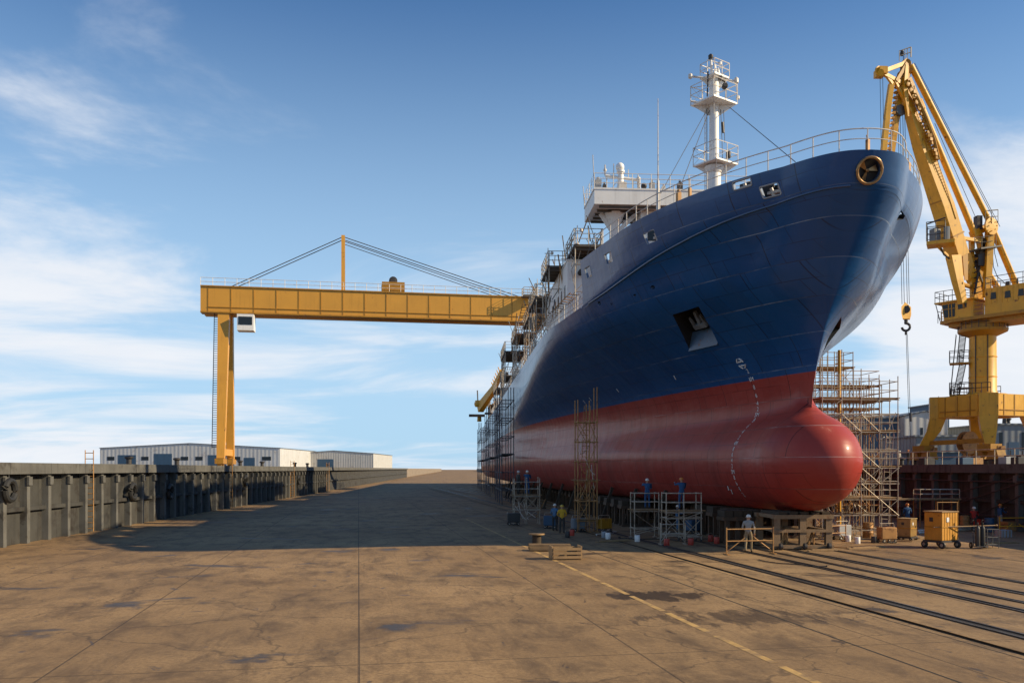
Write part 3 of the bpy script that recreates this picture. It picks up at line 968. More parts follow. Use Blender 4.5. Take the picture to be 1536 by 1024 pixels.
# forecastle bulwark stays and windlass gear behind the bulwark
for x in (-3.2, 3.2):
    mb = MB()
    mb.lathe((CX + x - .9, 47, zk(47) + 1.0), [(.7, 0), (.7, .1), (.35, .12), (.35, 1.6), (.7, 1.62), (.7, 1.75)], 14, axis=(1, 0, 0))
    mb.bb((CX + x - 1.2, 46.2, zk(47)), (CX + x + 1.2, 47.8, zk(47) + .6))
    mb.build('windlass', 'primer', ship)

# ------------------------------------------------------------------ foremast
def pgon(c, r, n, rot=0): return [c + Vector((r * math.cos(rot + 2 * math.pi * i / n), r * math.sin(rot + 2 * math.pi * i / n), 0)) for i in range(n)]
MD = 57.5
mp = P(1071, 703, MD); mx, my = mp.x, mp.y
def mz(py): return EYE + (703 - py) / F * MD
S = F / MD      # px per metre
mb = MB()
mb.tube((mx, my, 14.4), (mx, my, mz(250)), .50, 18, .44)
mb.tube((mx, my, mz(250)), (mx, my, mz(160)), .33, 18, .30)
mb.tube((mx, my, mz(160)), (mx, my, mz(113)), .36, 16, .30)
mb.lathe((mx, my, mz(252)), [(.50, -.35), (.66, 0), (.66, .06)], 18)
mast = mb.build('foremast', 'white_paint', ship)
def mast_platform(name, c, hx, hy, rot, railh, gusset=True):
    mb = MB()
    R = Matrix.Rotation(rot, 3, 'Z')
    pts = [c + R @ Vector(v) for v in ((-hx, -hy, 0), (hx, -hy, 0), (hx, hy, 0), (-hx, hy, 0))]
    mb.prism(pts, (0, 0, .10))
    if gusset:
        for v in pts: mb.prism([c + (v - c) * .15 + Vector((0, 0, -.75)), c + (v - c) * .92, c + (v - c) * .15], (.05, .03, 0))
    o = mb.build(name, 'white_paint', mast)
    mb = MB()
    for h in (railh, railh * .55):
        mb.path([p + Vector((0, 0, h)) for p in pts], .028, 5, closed=True)
    for a, b in zip(pts, pts[1:] + pts[:1]):
        for t in (0, .5): mb.tube(a + (b - a) * t, a + (b - a) * t + Vector((0, 0, railh)), .026, 5)
        mb.tube(a + Vector((0, 0, .1)), b + Vector((0, 0, railh)), .012, 4)
    mb.build('platform_rail', 'white_rail', mast)
    return pts
mast_platform('mast_platform', Vector((mx + .1, my, mz(249))), 1.05, 1.0, .55, 1.25)
mast_platform('mast_platform', Vector((mx + .0, my, mz(158))), 1.15, 1.0, .55, 1.3)
mast_platform('mast_platform', Vector((mx + .05, my, mz(119))), .72, .62, .55, 1.0)
mb = MB()
mb.tube((mx - 1.55, my - .1, mz(117)), (mx + 1.45, my - .1, mz(122)), .07, 8)
mb.lathe((mx - 1.62, my - .1, mz(117)), [(.05, -.16), (.14, -.1), (.14, .12), (.05, .2)], 8)
mb.lathe((mx + 1.48, my - .1, mz(122)), [(.05, -.2), (.15, -.12), (.15, .16), (.05, .26)], 8)
mb.tube((mx - 1.6, my - .1, mz(154)), (mx - .8, my - .1, mz(156)), .07, 8)
mb.tube((mx - 1.6, my - .1, mz(154)), (mx - 1.6, my - .1, mz(134)), .03, 5)
mb.tube((mx - 1.55, my - .1, mz(134)), (mx - .6, my - .1, mz(130)), .03, 5)
mb.tube((mx + 1.45, my, mz(122)), (mx + 1.6, my, mz(143)), .03, 5)
mb.lathe((mx + 1.62, my, mz(146)), [(.04, -.14), (.12, -.08), (.12, .1), (.04, .16)], 8)
mb.build('yard_arm', 'white_rail', mast)
mb = MB()
mb.tube((mx - .15, my, mz(113)), (mx - .2, my, mz(90)), .11, 8, .07)
mb.tube((mx - .45, my, mz(90)), (mx + .4, my, mz(95)), .04, 6)
mb.lathe((mx + .42, my, mz(96)), [(.04, -.08), (.11, -.05), (.11, .12), (.04, .16)], 8)
mb.tube((mx + .1, my - .1, mz(113)), (mx + .05, my - .1, mz(98)), .05, 6)
mb.tube((mx + .3, my - .1, mz(113)), (mx + .25, my, mz(103)), .10, 6)
mb.build('mast_top_spar', 'white_paint', mast)
for c_, pr, ax in (((mx - .22, my, mz(86)), [(.08, -.22), (.16, -.12), (.17, .1), (.06, .2)], (0, 0, 1)), ((mx + .40, my - .9, mz(140)), [(.17, 0), (.2, .22), (.14, .32)], (0, -1, .15)),
                   ((mx + .22, my - .5, mz(124)), [(.12, 0), (.15, .2), (.1, .25)], (0, -1, .1)), ((mx + .75, my - .7, mz(243)), [(.12, 0), (.16, .1), (.16, .4), (.08, .5)], (0, 0, 1))):
    mb = MB(); mb.lathe(c_, pr, 12, axis=ax); mb.build('mast_lamp', 'dark_steel', mast)
mb = MB()
mb.path([(mx - .55, my - .5, mz(113)), (mx - .6, my - .5, mz(150))], .05, 6)
mb.path([(mx + .55, my - .7, mz(157)), (mx + .62, my - .75, mz(132)), (mx + .3, my - .75, mz(128))], .05, 6)
for x0, x1, y0, y1 in ((.42, .5, 165, 205), (.62, .70, 166, 215), (.5, .55, 205, 240), (-.5, -.5, 165, 245)):
    mb.tube((mx + x0, my - .1, mz(y0)), (mx + x1, my - .1, mz(y1)), .02, 4)
mb.tube((mx + .55, my - .1, mz(184)), (mx + .6, my - .1, mz(200)), .08, 6)
mb.build('mast_cable', 'dark_steel', mast)
mb = MB()
for (ax, ay), (bx, by), D2 in (((1062, 162), (991, 290), 52), ((1064, 166), (1016, 292), 52), ((1094, 161), (1193, 243), 46)):
    mb.tube(P(ax, ay, MD), P(bx, by, D2), .025, 4)
mb.build('mast_stay', 'rope', mast)
mb = MB()
for q in range(44):
    zq = 14.8 + q * .32
    if zq > mz(165): break
    mb.tube((mx - .52, my + .05, zq), (mx - .52, my + .35, zq), .015, 4)
for dy in (.05, .35): mb.tube((mx - .52, my + dy, 14.6), (mx - .52, my + dy, mz(160)), .02, 4)
mb.build('mast_ladder', 'white_rail', mast)
# whip antenna and small fittings near it
b0 = P(987, 292, 56)
mb = MB(); mb.tube(b0 - Vector((0, 0, 1)), b0 + Vector((0, 0, .9)), .13, 8, .09); mb.tube(b0 + Vector((0, 0, .9)), P(987, 148, 56), .045, 6, .02)
mb.build('whip_antenna', 'white_rail', ship)
b0 = P(1018, 296, 47)
mb = MB(); mb.box(b0, (.22, .22, .5), .3); mb.sphere(b0 + Vector((0, 0, .32)), .12, 8)
mb.build('stay_anchor_post', 'rusty_tube', ship)

# ------------------------------------------------------------------ bridge and houses
zb0, zb1 = EYE + (703 - 303) / F * 60, EYE + (703 - 281) / F * 60
bx0 = P(893, 703, 60).x; by = 59.9
bx1 = 2 * CX - bx0
mb = MB()
mb.bb((bx0, by, zb0), (bx1, by + 4.6, zb1))
mb.bb((bx0 - .05, by - .04, zb1 + .003), (bx1 + .05, by + 4.64, zb1 + .12))
bridge = mb.build('bridge_wing', 'white_paint', ship)
mb = MB()
mb.bb((bx0 + 1.2, by + 1.2, zb0 - .05), (bx0 + 4.5, by + 3.6, zb0 - .004), 1)
for q in range(5): mb.bb((bx0 + .4, by + .3 + q * .95, zb0 - .16), (bx1 - .4, by + .42 + q * .95, zb0 - .006))
mb.build('wing_underframe', ['dark_deck', 'dark_steel'], bridge)
mb = MB()
mb.lathe((bx0 + 1.75, by + 1.9, 14.4), [(.36, 0), (.36, zb0 - 15.5), (.75, zb0 - 14.5)], 14)
for s in (-1, 1): mb.beam((bx0 + 1.75, by + 1.9, zb0 - 1.6), (bx0 + 1.75 + s * 1.3 + .3, by + 1.9, zb0 - .1), .16, .3)
mb.build('wing_column', 'white_paint', bridge)
mb = MB()
mb.lathe((bx1 - 1.75, by + 1.9, 14.4), [(.36, 0), (.36, zb0 - 15.5), (.75, zb0 - 14.5)], 14)
mb.build('wing_column', 'white_paint', bridge)
mb = MB()
cs = [Vector((bx0, by, zb1 + .12)), Vector((bx1, by, zb1 + .12)), Vector((bx1, by + 4.6, zb1 + .12)), Vector((bx0, by + 4.6, zb1 + .12))]
for h in (1.0, .65, .33): mb.path([p + Vector((0, 0, h)) for p in cs], .026, 5, closed=True)
for a, b in zip(cs, cs[1:] + cs[:1]):
    n_ = max(1, round((b - a).length / 1.3))
    for q in range(n_): mb.tube(a + (b - a) * (q / n_), a + (b - a) * (q / n_) + Vector((0, 0, 1.0)), .028, 5)
mb.tube(cs[0], cs[0] + Vector((-.1, .1, 2.3)), .03, 5)
mb.tube(cs[3], cs[3] + Vector((-.1, .1, 1.6)), .03, 5)
mb.build('wing_railing', 'white_rail', bridge)
for x, y, s in ((.35, .5, .35), (.8, .6, .2), (2.2, .8, .25), (4.2, .6, .3), (5.1, .9, .22), (6.2, .6, .3)):
    mb = MB(); mb.box((bx0 + x, by + y, zb1 + .12 + s), (s * 1.2, s, s * 2)); mb.tube((bx0 + x, by + y, zb1 + .1 + s), (bx0 + x, by + y, zb1 + .3 + s * 2), s * .3, 6); mb.build('deck_fitting', rnd_.choice(['primer', 'white_rail', 'dark_steel']), bridge)
mb = MB()
mb.sphere((bx0 + 3.6, by + .5, zb1 + .45), .22, 10); mb.tube((bx0 + 3.6, by + .5, zb1 + .1), (bx0 + 3.6, by + .5, zb1 + .4), .06, 6)
mb.build('deck_fitting', 'dark_steel', bridge)
# radar mast
rm = P(931, 703, 61.5); rx, ry = rm.x, rm.y
def rz_(py): return EYE + (703 - py) / F * 61.5
mb = MB()
mb.tube((rx, ry, zb1), (rx, ry, rz_(258)), .27, 12, .20)
mb.tube((rx, ry, rz_(259)), (rx, ry, rz_(256)), .30, 12, .28)
mb.tube((rx - 1.1, ry, rz_(264)), (rx + 1.3, ry, rz_(270)), .11, 8)
radar = mb.build('radar_mast', 'white_paint', bridge)
mb = MB(); mb.sphere((rx - .05, ry, rz_(251)), .31, 14, sz=1.05); mb.build('radar_dome', 'white_paint', radar)
mb = MB()
for dx, y0, y1, r in ((-1.12, 264, 248, .05), (-.5, 268, 246, .03), (.55, 268, 254, .03), (1.25, 270, 262, .05), (1.3, 270, 298, .12), (-1.0, 264, 285, .04), (.9, 295, 270, .03)):
    mb.tube((rx + dx, ry, rz_(y0)), (rx + dx, ry, rz_(y1)), r, 6)
mb.sphere((rx - 1.12, ry, rz_(256)), .13, 8); mb.sphere((rx + 1.28, ry, rz_(268)), .17, 8)
for dx in (-.9, -.4, .4, .8): mb.tube((rx + dx, ry + .4, zb1), (rx + dx * .3, ry, rz_(272)), .025, 4)
mb.box((rx + .05, ry - .4, rz_(283)), (.55, .35, .6))
mb.build('radar_fitting', 'white_rail', radar)
# wheelhouse behind bulwark
mb = MB(); mb.bb((CX - 4.5, by + 1.2, 14.3), (CX + 4.5, by + 12, zb0 - .006)); wh = mb.build('wheelhouse', 'white_paint', ship)
mb = MB()
for q in range(6): mb.bb((CX - 4.0 + q * 1.4, by + 1.15, zb0 - 2.2), (CX - 3.0 + q * 1.4, by + 1.19, zb0 - 1.0))
mb.build('wheelhouse_window', 'window', wh)
# white deck house against the port rail
hD = 63
hc = P(845, 703, hD); hx0 = hc.x + .3
hz1 = EYE + (703 - 391) / F * hD
hlen = 14.0
def ladder(mb, a, b, w=.4, n=None, r=.02):
    a, b = Vector(a), Vector(b); L = (b - a).length; n = n or int(L / .33)
    sd = (b - a).cross(Vector((0, 1, .2))).normalized() * (w / 2)
    for s in (-1, 1): mb.tube(a + sd * s, b + sd * s, r, 4)
    for q in range(n): mb.tube(a + (b - a) * ((q + .5) / n) - sd, a + (b - a) * ((q + .5) / n) + sd, r * .8, 4)
mb = MB(); mb.bb((hx0, hc.y, 14.3), (hx0 + 6.5, hc.y + hlen, hz1))
mb.bb((hx0 - .06, hc.y - .06, hz1 + .003), (hx0 + 6.56, hc.y + hlen + .06, hz1 + .10))
house = mb.build('deck_house', 'white_paint', ship)
mb = MB()
for q in range(5): mb.bb((hx0 - .03, hc.y + 1.2 + q * 2.0, hz1 - 2.5), (hx0 - .006, hc.y + 1.75 + q * 2.0, hz1 - 1.55))
mb.build('house_window', 'window', house)
mb = MB()
lp = Vector((hx0 + .85, hc.y - .35, EYE + (703 - 411) / F * hD))
mb.lathe(lp, [(.2, 0), (.24, .25), (.14, .38)], 12, axis=(.5, -1, .2)); mb.box(lp + Vector((.15, .15, 0)), (.25, .5, .12))
mb.build('floodlight', 'black', house)
# scaffold staging fixed up the port side of the superstructure: stepped open platforms
# ================================================================== staging on the ship's side decks
def rails(mb, cs, hts=(1.05, .55), r=.028, step=1.5, closed=True):
    up = Vector((0, 0, 1))
    for h in hts: mb.path([p + up * h for p in cs], r, 5, closed=closed)
    segs = list(zip(cs, cs[1:] + cs[:1])) if closed else list(zip(cs, cs[1:]))
    for a, b in segs:
        n_ = max(1, round((b - a).length / step))
        for q in range(n_): mb.tube(a + (b - a) * (q / n_), a + (b - a) * (q / n_) + up * hts[0], r, 5)
    if not closed: mb.tube(cs[-1], cs[-1] + up * hts[0], r, 5)
def ship_staging(x0, x1, y0, y1, z, zlow, dense=1):
    """open scaffold bay carried on the ship's deck, with a boarded top"""
    rt = thing_part = None
    mb = MB(); mb.bb((x0, y0, z - .16), (x1, y1, z))
    for q in range(int((y1 - y0) / 1.0)): mb.bb((x0 + .05, y0 + .3 + q, z - .34), (x1 - .05, y0 + .4 + q, z - .163))
    pf = mb.build('staging_platform', 'dark_deck', ship)
    mb = MB()
    rails(mb, [Vector(p) for p in ((x0, y0, z), (x1, y0, z), (x1, y1, z), (x0, y1, z))], (1.1, .75, .4), .03, 1.1)
    mb.build('staging_rail', 'galv', pf)
    mb = MB()
    ny = max(2, int((y1 - y0) / 2.2) + 1)
    for i in range(2):
        for j in range(ny):
            x = x0 + .1 if i == 0 else x1 - .1
            y = y0 + .1 + (y1 - y0 - .2) * j / (ny - 1)
            mb.tube((x, y, zlow), (x, y, z + 1.1), .04, 5)
            if j < ny - 1 and dense:
                yn = y0 + .1 + (y1 - y0 - .2) * (j + 1) / (ny - 1)
                hh = zlow
                while hh < z - 1.2:
                    mb.tube((x, y, hh), (x, yn, min(hh + 2, z - .2)), .025, 4)
                    mb.tube((x, y, hh + 1.9), (x, yn, hh + 1.9), .03, 4)
                    hh += 2
    hh = zlow + 1.9
    while hh < z - .5:
        for y in (y0 + .1, y1 - .1): mb.tube((x0 + .1, y, hh), (x1 - .1, y, hh), .03, 4)
        mb.tube((x0 + .1, y0 + .1, hh - 1.9), (x1 - .1, y0 + .1, hh), .025, 4)
        hh += 1.9
    mb.build('staging_frame', 'galv', pf)
    mb = MB()
    rnd = random.Random(int(y0 * 10))
    for q in range(7):
        s = rnd.uniform(.2, .5)
        mb.box((rnd.uniform(x0 + .4, x1 - .4), rnd.uniform(y0 + .4, y1 - .4), z + s / 2 + .002), (s, s * 1.4, s), rnd.uniform(0, 1))
    mb.build('staged_gear', rnd.choice(['rusty_tube', 'galv', 'dark_steel']), pf)
    mb = MB()
    for q in range(16):
        x, y = rnd.uniform(x0 - .15, x1), rnd.uniform(y0, y1); z2 = rnd.uniform(zlow, z + .6)
        mb = MB(); mb.tube((x, y, z2), (x + rnd.uniform(-.8, .8), y + rnd.uniform(-1.5, 1.5), z2 + rnd.uniform(.6, 2.2)), rnd.choice([.03, .04, .05]), 4)
        mb.build('loose_tube', rnd.choice(['rusty_tube', 'galv', 'dark_tube']), pf)
    #.choice(['rusty_tube', 'galv', 'dark_steel']), pf)
    return pf
def zat(py, D): return EYE + (703 - py) / F * D
def xat(px, D): return P(px, 703, D)
def bay(px0, px1, py, D, depth, low=14.3, dense=1):
    a = xat(px0, D)
    x1 = xat(px1, D).x
    ship_staging(a.x, x1, a.y, a.y + depth, zat(py, D), low, dense)
bay(861, 905, 366, 61, 4.5, 14.6)
bay(822, 866, 398, 66, 5.0, 15.8)
bay(803, 832, 444, 76, 7.0, 14.3)
bay(792, 822, 476, 84, 6.0, 14.3)
bay(774, 806, 500, 93, 7.0, 14.3)
bay(757, 792, 526, 103, 9.0, 14.2)
bay(755, 778, 562, 122, 9.0, 14.2)
bay(744, 768, 582, 140, 10.0, 14.2)
bay(735, 757, 606, 165, 12.0, 14.2)
for (px, y0, y1, D_) in ((822, 398, 372, 66), (866, 366, 338, 61), (806, 444, 418, 76), (796, 476, 452, 84), (778, 500, 474, 93), (846, 398, 380, 67)):
    a_ = P(px, y0, D_); mb = MB(); mb.tube(a_, P(px, y1, D_), .05, 6, .03)
    mb.tube(P(px - 5, y1 + 8, D_), P(px + 6, y1 + 9, D_), .03, 5); mb.lathe(P(px + 6, y1 + 8, D_), [(.05, -.1), (.12, -.05), (.12, .1), (.04, .16)], 8)
    mb.lathe(a_, [(.14, -.02), (.14, .05), (.06, .08)], 8)
    mb.build('lamp_mast', 'white_rail', ship)
# funnel, rear houses (mass above the hidden deck)
mb = MB(); mb.bb((CX - 6, 90, 14.2), (CX + 7, 104, 21.5)); mb.bb((CX - 5, 110, 14.2), (CX + 6, 126, 19))
mb.build('aft_house', 'white_paint', ship)
# inclined stair tubes along the stagings
mb = MB()
for (a, D0), (b, D1) in ((((789, 455), 80), ((770, 530), 100)), (((812, 478), 78), ((768, 560), 112)), (((862, 440), 58), ((800, 500), 84))):
    ladder(mb, P(a[0], a[1], D0), P(b[0], b[1], D1), .6, 22, .04)
mb.build('staging_stair', 'rusty_tube', ship)
# small orange deck crane near the stern
mb = MB(); d0 = 165
b0 = xat(719, d0)
mb.tube((b0.x, b0.y, 13), (b0.x, b0.y, zat(622, d0)), .42, 8, .36)
mb.lathe((b0.x, b0.y, zat(606, d0)), [(.8, -.5), (1.0, 0), (.8, .7)], 8)
dc = mb.build('deck_crane', 'crane_yellow', ship)
mb = MB()
p0, p1, p2 = P(720, 612, d0), P(741, 583, d0 - 6), P(753, 556, d0 - 10)
mb.beam(p0, p1, 1.1, 1.7, .8, 1.1); mb.beam(p1, p2, .8, 1.1, .5, .7)
for q in range(6): mb.beam(p1 + (p2 - p1) * q / 6, p1 + (p2 - p1) * (q + .6) / 6 + Vector((-.6, 0, .9)), .12, .12)
mb.build('crane_jib', 'crane_yellow', dc)
mb = MB()
mb.tube(p0 + Vector((-.4, 0, 1)), p0 + Vector((-.5, 0, 3.4)), .12, 5); mb.tube(p0 + Vector((2.6, 0, 2)), p0 + Vector((2.6, 0, 4.6)), .12, 5)
mb.box(p0 + Vector((-.6, 0, -1.4)), (3.0, 2, .4)); mb.box(p0 + Vector((2.6, 0, -1.0)), (3.4, 2, .3))
mb.build('crane_fitting', 'dark_steel', dc)

# ================================================================== SETTING: dock floor, quays
mb = MB(); mb.add([(-2500, -600, 0), (2500, -600, 0), (2500, 5000, 0), (-2500, 5000, 0)], [(0, 1, 2, 3)])
struct(mb.build('dock_floor', 'floor'))
QX, QZ = 36.0, 4.28
mb = MB(); mb.bb((QX + .9, -80, .004), (900, 1500, QZ))
struct(mb.build('quay_paving', 'yard'))
LX = -23.0
mb = MB(); mb.bb((-900, -80, .004), (LX - .9, 1500, QZ))
struct(mb.build('quay_paving', 'yard'))
# sea/land beyond: distant strip is the same floor sheet

def quay_wall(name, x, sgn, label, y0, y1):
    """retaining wall: sgn=+1 quay lies to +x"""
    t = thing(name, (x, y0, 0), label, 'wall')
    mb = MB(); mb.bb((x + .30, y0, .004), (x + .898, y1, QZ - .55)) if sgn > 0 else mb.bb((x - .898, y0, .004), (x - .30, y1, QZ - .55))
    for zz_ in (1.75,):
        lo, hi = (x + .05, x + .298) if sgn > 0 else (x - .298, x - .05)
        mb.bb((lo, y0, zz_), (hi, y1, zz_ + .22))
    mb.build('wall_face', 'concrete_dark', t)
    mb = MB()
    lo, hi = (x - .25, x + .898) if sgn > 0 else (x - .898, x + .25)
    yy = y0
    while yy < y1:
        mb.bb((lo, yy + .015, QZ - .548), (hi, min(yy + 4.5, y1) - .015, QZ + .05)); yy += 4.5
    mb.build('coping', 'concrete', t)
    n = 0
    yy = y0 + 1.5
    while yy < y1 and n < 90:
        if 30 < yy < 160:
            mb = MB()
            lo, hi = (x - .08, x + .298) if sgn > 0 else (x - .298, x + .08)
            mb.bb((lo, yy - .17, .004), (hi, yy + .17, QZ - .552))
            mb.bb((lo - .12 if sgn > 0 else hi, yy - .20, QZ - 1.15), (lo if sgn > 0 else hi + .12, yy + .20, QZ - .7))
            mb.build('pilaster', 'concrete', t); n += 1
        yy += 2.45
    return t
qw = quay_wall('quay_wall', QX, 1, 'dark stained concrete dock wall with pilasters under the yellow crane', 20, 420)
quay_wall('quay_wall', LX, -1, 'long concrete dock wall on the open left side of the dock floor', 10, 420)
# broken recesses and pipework on the wall
mb = MB()
for z in (.9, 3.2): mb.path([(QX - .15, 40 + q * 4, z + .05 * math.sin(q)) for q in range(14)], .05, 5)
for q in range(5): mb.tube((QX - .12, 47 + q * 6.1, .3), (QX - .12, 45 + q * 1.9, 3.6), .04, 5)
mb.build('wall_pipe', 'dark_steel', qw)

for i in range(14):
    y = 22 + i * 11.3
    mb = MB(); ladder(mb, (LX + .12, y, .1), (LX + .12, y + .01, QZ + .9), .5, 14, .03) if i % 3 == 0 else mb.lathe((LX - 1.6, y, QZ), [(.34, .003), (.34, .06), (.2, .1), (.2, .45), (.33, .55), (.33, .65), (.15, .72)], 12)
    if i % 3 == 0: tag(mb.build('wall_ladder', 'rusty_tube'), 'steel ladder fixed to the long dock wall on the left', 'ladder', 'ladders on the left dock wall')
    else: tag(mb.build('bollard', 'dark_steel'), 'dark mooring bollard on top of the long dock wall on the left', 'bollard', 'bollards on the left dock wall')
for i, (y, z) in enumerate(((27, 2.6), (31.5, 2.3), (46, 2.9), (63, 2.4), (71, 2.2), (96, 2.7), (128, 2.4))):
    mb = MB(); mb.path([(LX + .22, y + .5 * math.cos(a), z + .5 * math.sin(a)) for a in [math.pi * q / 8 for q in range(16)]], .17, 8, closed=True)
    mb.tube((LX + .2, y, z + .6), (LX + .05, y, QZ), .03, 5)
    tag(mb.build('tyre_fender', 'black'), 'black tyre fender hanging on the long dock wall on the left', 'fender', 'tyre fenders on the left dock wall')
# quay railing
def quay_rail(y0, y1, x, label):
    t = thing('quay_railing', (x, y0, QZ), label, 'railing')
    mb = MB()
    cs = [Vector((x, y0 + (y1 - y0) * q / 20, QZ + .05)) for q in range(21)]
    for h in (1.0, .55): mb.path([p + Vector((0, 0, h)) for p in cs], .03, 5)
    mb.build('rail', 'galv', t)
    for q in range(0, 21):
        mb = MB(); mb.tube(cs[q], cs[q] + Vector((0, 0, 1.0)), .035, 5); mb.build('post', 'galv', t)
quay_rail(50, 92, QX + .35, 'tube railing along the quay edge below the yellow crane')

# --- rails and joints set into the floor (all run with the slipway)
DV = Vector((-.11, 1, 0)).normalized()
SVD = Vector((DV.y, -DV.x, 0))
def lane(px, py, w, z, name, mat, t0=-30, t1=150, kind=True):
    o = G(px, py); o.z = 0
    mb = MB()
    a, b = o + DV * t0, o + DV * t1
    vs = [a - SVD * w / 2, a + SVD * w / 2, b + SVD * w / 2, b - SVD * w / 2]
    mb.add([v + Vector((0, 0, z)) for v in vs], [(0, 1, 2, 3)])
    o_ = mb.build(name, mat)
    o_['kind'] = 'structure'
    return o_
def track(px, py, w=.34):
    lane(px, py, w, .004, 'rail_groove', 'groove')
    o = G(px, py); mb = MB()
    a, b = o + DV * -30, o + DV * 150
    for s in (-1, 1):
        mb.beam(a + SVD * s * (w / 2 - .05) + Vector((0, 0, .018)), b + SVD * s * (w / 2 - .05) + Vector((0, 0, .018)), .07, .03, side=SVD)
    r = mb.build('crane_rail', 'rail_steel'); r['kind'] = 'structure'
track(1180, 865, .46)
track(1300, 866, .36)
track(1300, 846, .44)
track(1325, 838, .30)
track(1210, 838, .26)
track(1130, 868, .10)
lane(1085, 897, .05, .004, 'floor_joint', 'groove')
lane(1210, 895, .035, .004, 'floor_joint', 'groove')
lane(1400, 838, .05, .004, 'floor_joint', 'groove')
lane(1450, 830, .09, .004, 'floor_joint', 'groove')
o = G(995, 916)
for q in range(-8, 14):
    a = o + DV * (q * 3.3); L = 2.95
    mb = MB(); b = a + DV * L; wv = SVD * .09
    mb.add([v + Vector((0, 0, .0045)) for v in (a - wv, a + wv, b + wv, b - wv)], [(0, 1, 2, 3)])
    x = mb.build('yellow_line', 'marking'); x['kind'] = 'structure'

# ================================================================== keel blocks and cradle
def cradle():
    t = thing('steel_cradle', (17.35, 43.2, 0), 'rusty open steel cradle with wheels directly under the bulbous bow', 'ship cradle')
    x0, x1, y0, y1, H = 15.95, 18.6, 42.2, 44.6, 1.72
    for i, x in enumerate((x0, (x0 + x1) / 2, x1)):
        for y in (y0, y1):
            mb = MB(); mb.bb((x - .10, y - .10, .12), (x + .10, y + .10, H - .18))
            for s in (-1, 1): mb.bb((x - .16, y + s * .108 - .01, .12), (x + .16, y + s * .108 + .01, H - .18))
            mb.build('post', 'cradle_brown', t)
    for z, h in ((.13, .16), (.92, .14), (H - .10, .20)):
        mb = MB()
        for y in (y0, y1): mb.bb((x0 - .22, y - .17, z - h / 2), (x1 + .22, y + .17, z + h / 2))
        for x in (x0, (x0 + x1) / 2, x1): mb.bb((x - .08, y0 + .172, z - h / 2 + .01), (x + .08, y1 - .172, z + h / 2 - .01))
        mb.build('cross_beam', 'cradle_brown', t)
    mb = MB()
    for q in range(5): mb.bb((x0 + .1 + q * .55, y0 - .1, H + .003), (x0 + .5 + q * .55, y1 + .1, H + .14))
    mb.build('timber_packing', 'block_wood', t)
    for x in (x0 + .1, (x0 + x1) / 2, x1 - .1):
        mb = MB(); mb.lathe((x - .08, y0 - .35, .17), [(.13, 0), (.17, .02), (.17, .14), (.13, .16)], 12, axis=(1, 0, 0)); mb.build('wheel', 'dark_steel', t)
    for x in (x0 + .6, x1 - .65):
        mb = MB(); mb.tube((x - .15, y0 + .5, .2), (x + .12, y0 + .6, .85), .07, 6); mb.tube((x + .1, y0 + .45, .2), (x + .1, y0 + .5, .9), .05, 6)
        mb.build('screw_jack', 'rusty_tube', t)
cradle()
def keel_block(loc, label):
    t = thing('keel_block', loc, label, 'keel block', 'keel blocks under the ship')
    x, y, _ = loc
    mb = MB()
    for s in (-1, 1):
        mb.bb((x - 1.0, y + s * .5 - .14, .003), (x + 1.0, y + s * .5 + .14, .16))
        for xx in (-.85, -.28, .28, .85): mb.bb((x + xx - .09, y + s * .5 - .09, .163), (x + xx + .09, y + s * .5 + .09, 1.25))
    mb.bb((x - 1.05, y - .66, 1.253), (x + 1.05, y + .66, 1.45))
    mb.build('steel_frame', 'block_steel_shaded', t)
    mb = MB()
    for q in range(4): mb.bb((x - 1.0 + q * .51, y - .62, 1.453), (x - .53 + q * .51, y + .62, 1.80))
    mb.build('timber_cap', 'block_wood', t)
    return t
kb0 = keel_block((15.2, 45.6, 0), 'rusty keel block standing just behind the open steel cradle')
kbl = ['keel block second behind the cradle under the red keel', 'keel block third behind the cradle under the red keel', 'keel block fourth behind the cradle under the red keel',
       'keel block fifth behind the cradle under the red keel', 'keel block sixth behind the cradle under the red keel', 'keel block seventh behind the cradle under the red keel']
for i in range(26):
    y = 47.4 + i * 2.6
    dup(kb0, (CX - .6 - (1.2 if i < 3 else 0), y, 0), kbl[i] if i < len(kbl) else 'keel block in deep shade far back under the red keel')
for i in range(22):
    dup(kb0, (CX - 5.2, 60 + i * 3.0, 0), 'side keel block in deep shade under the port bilge')
for i in range(24):
    dup(kb0, (CX + 2.2 + (2.8 if i % 2 and i > 5 else 0), 49.5 + i * 1.7, 0), 'side keel block in deep shade under the starboard bilge')

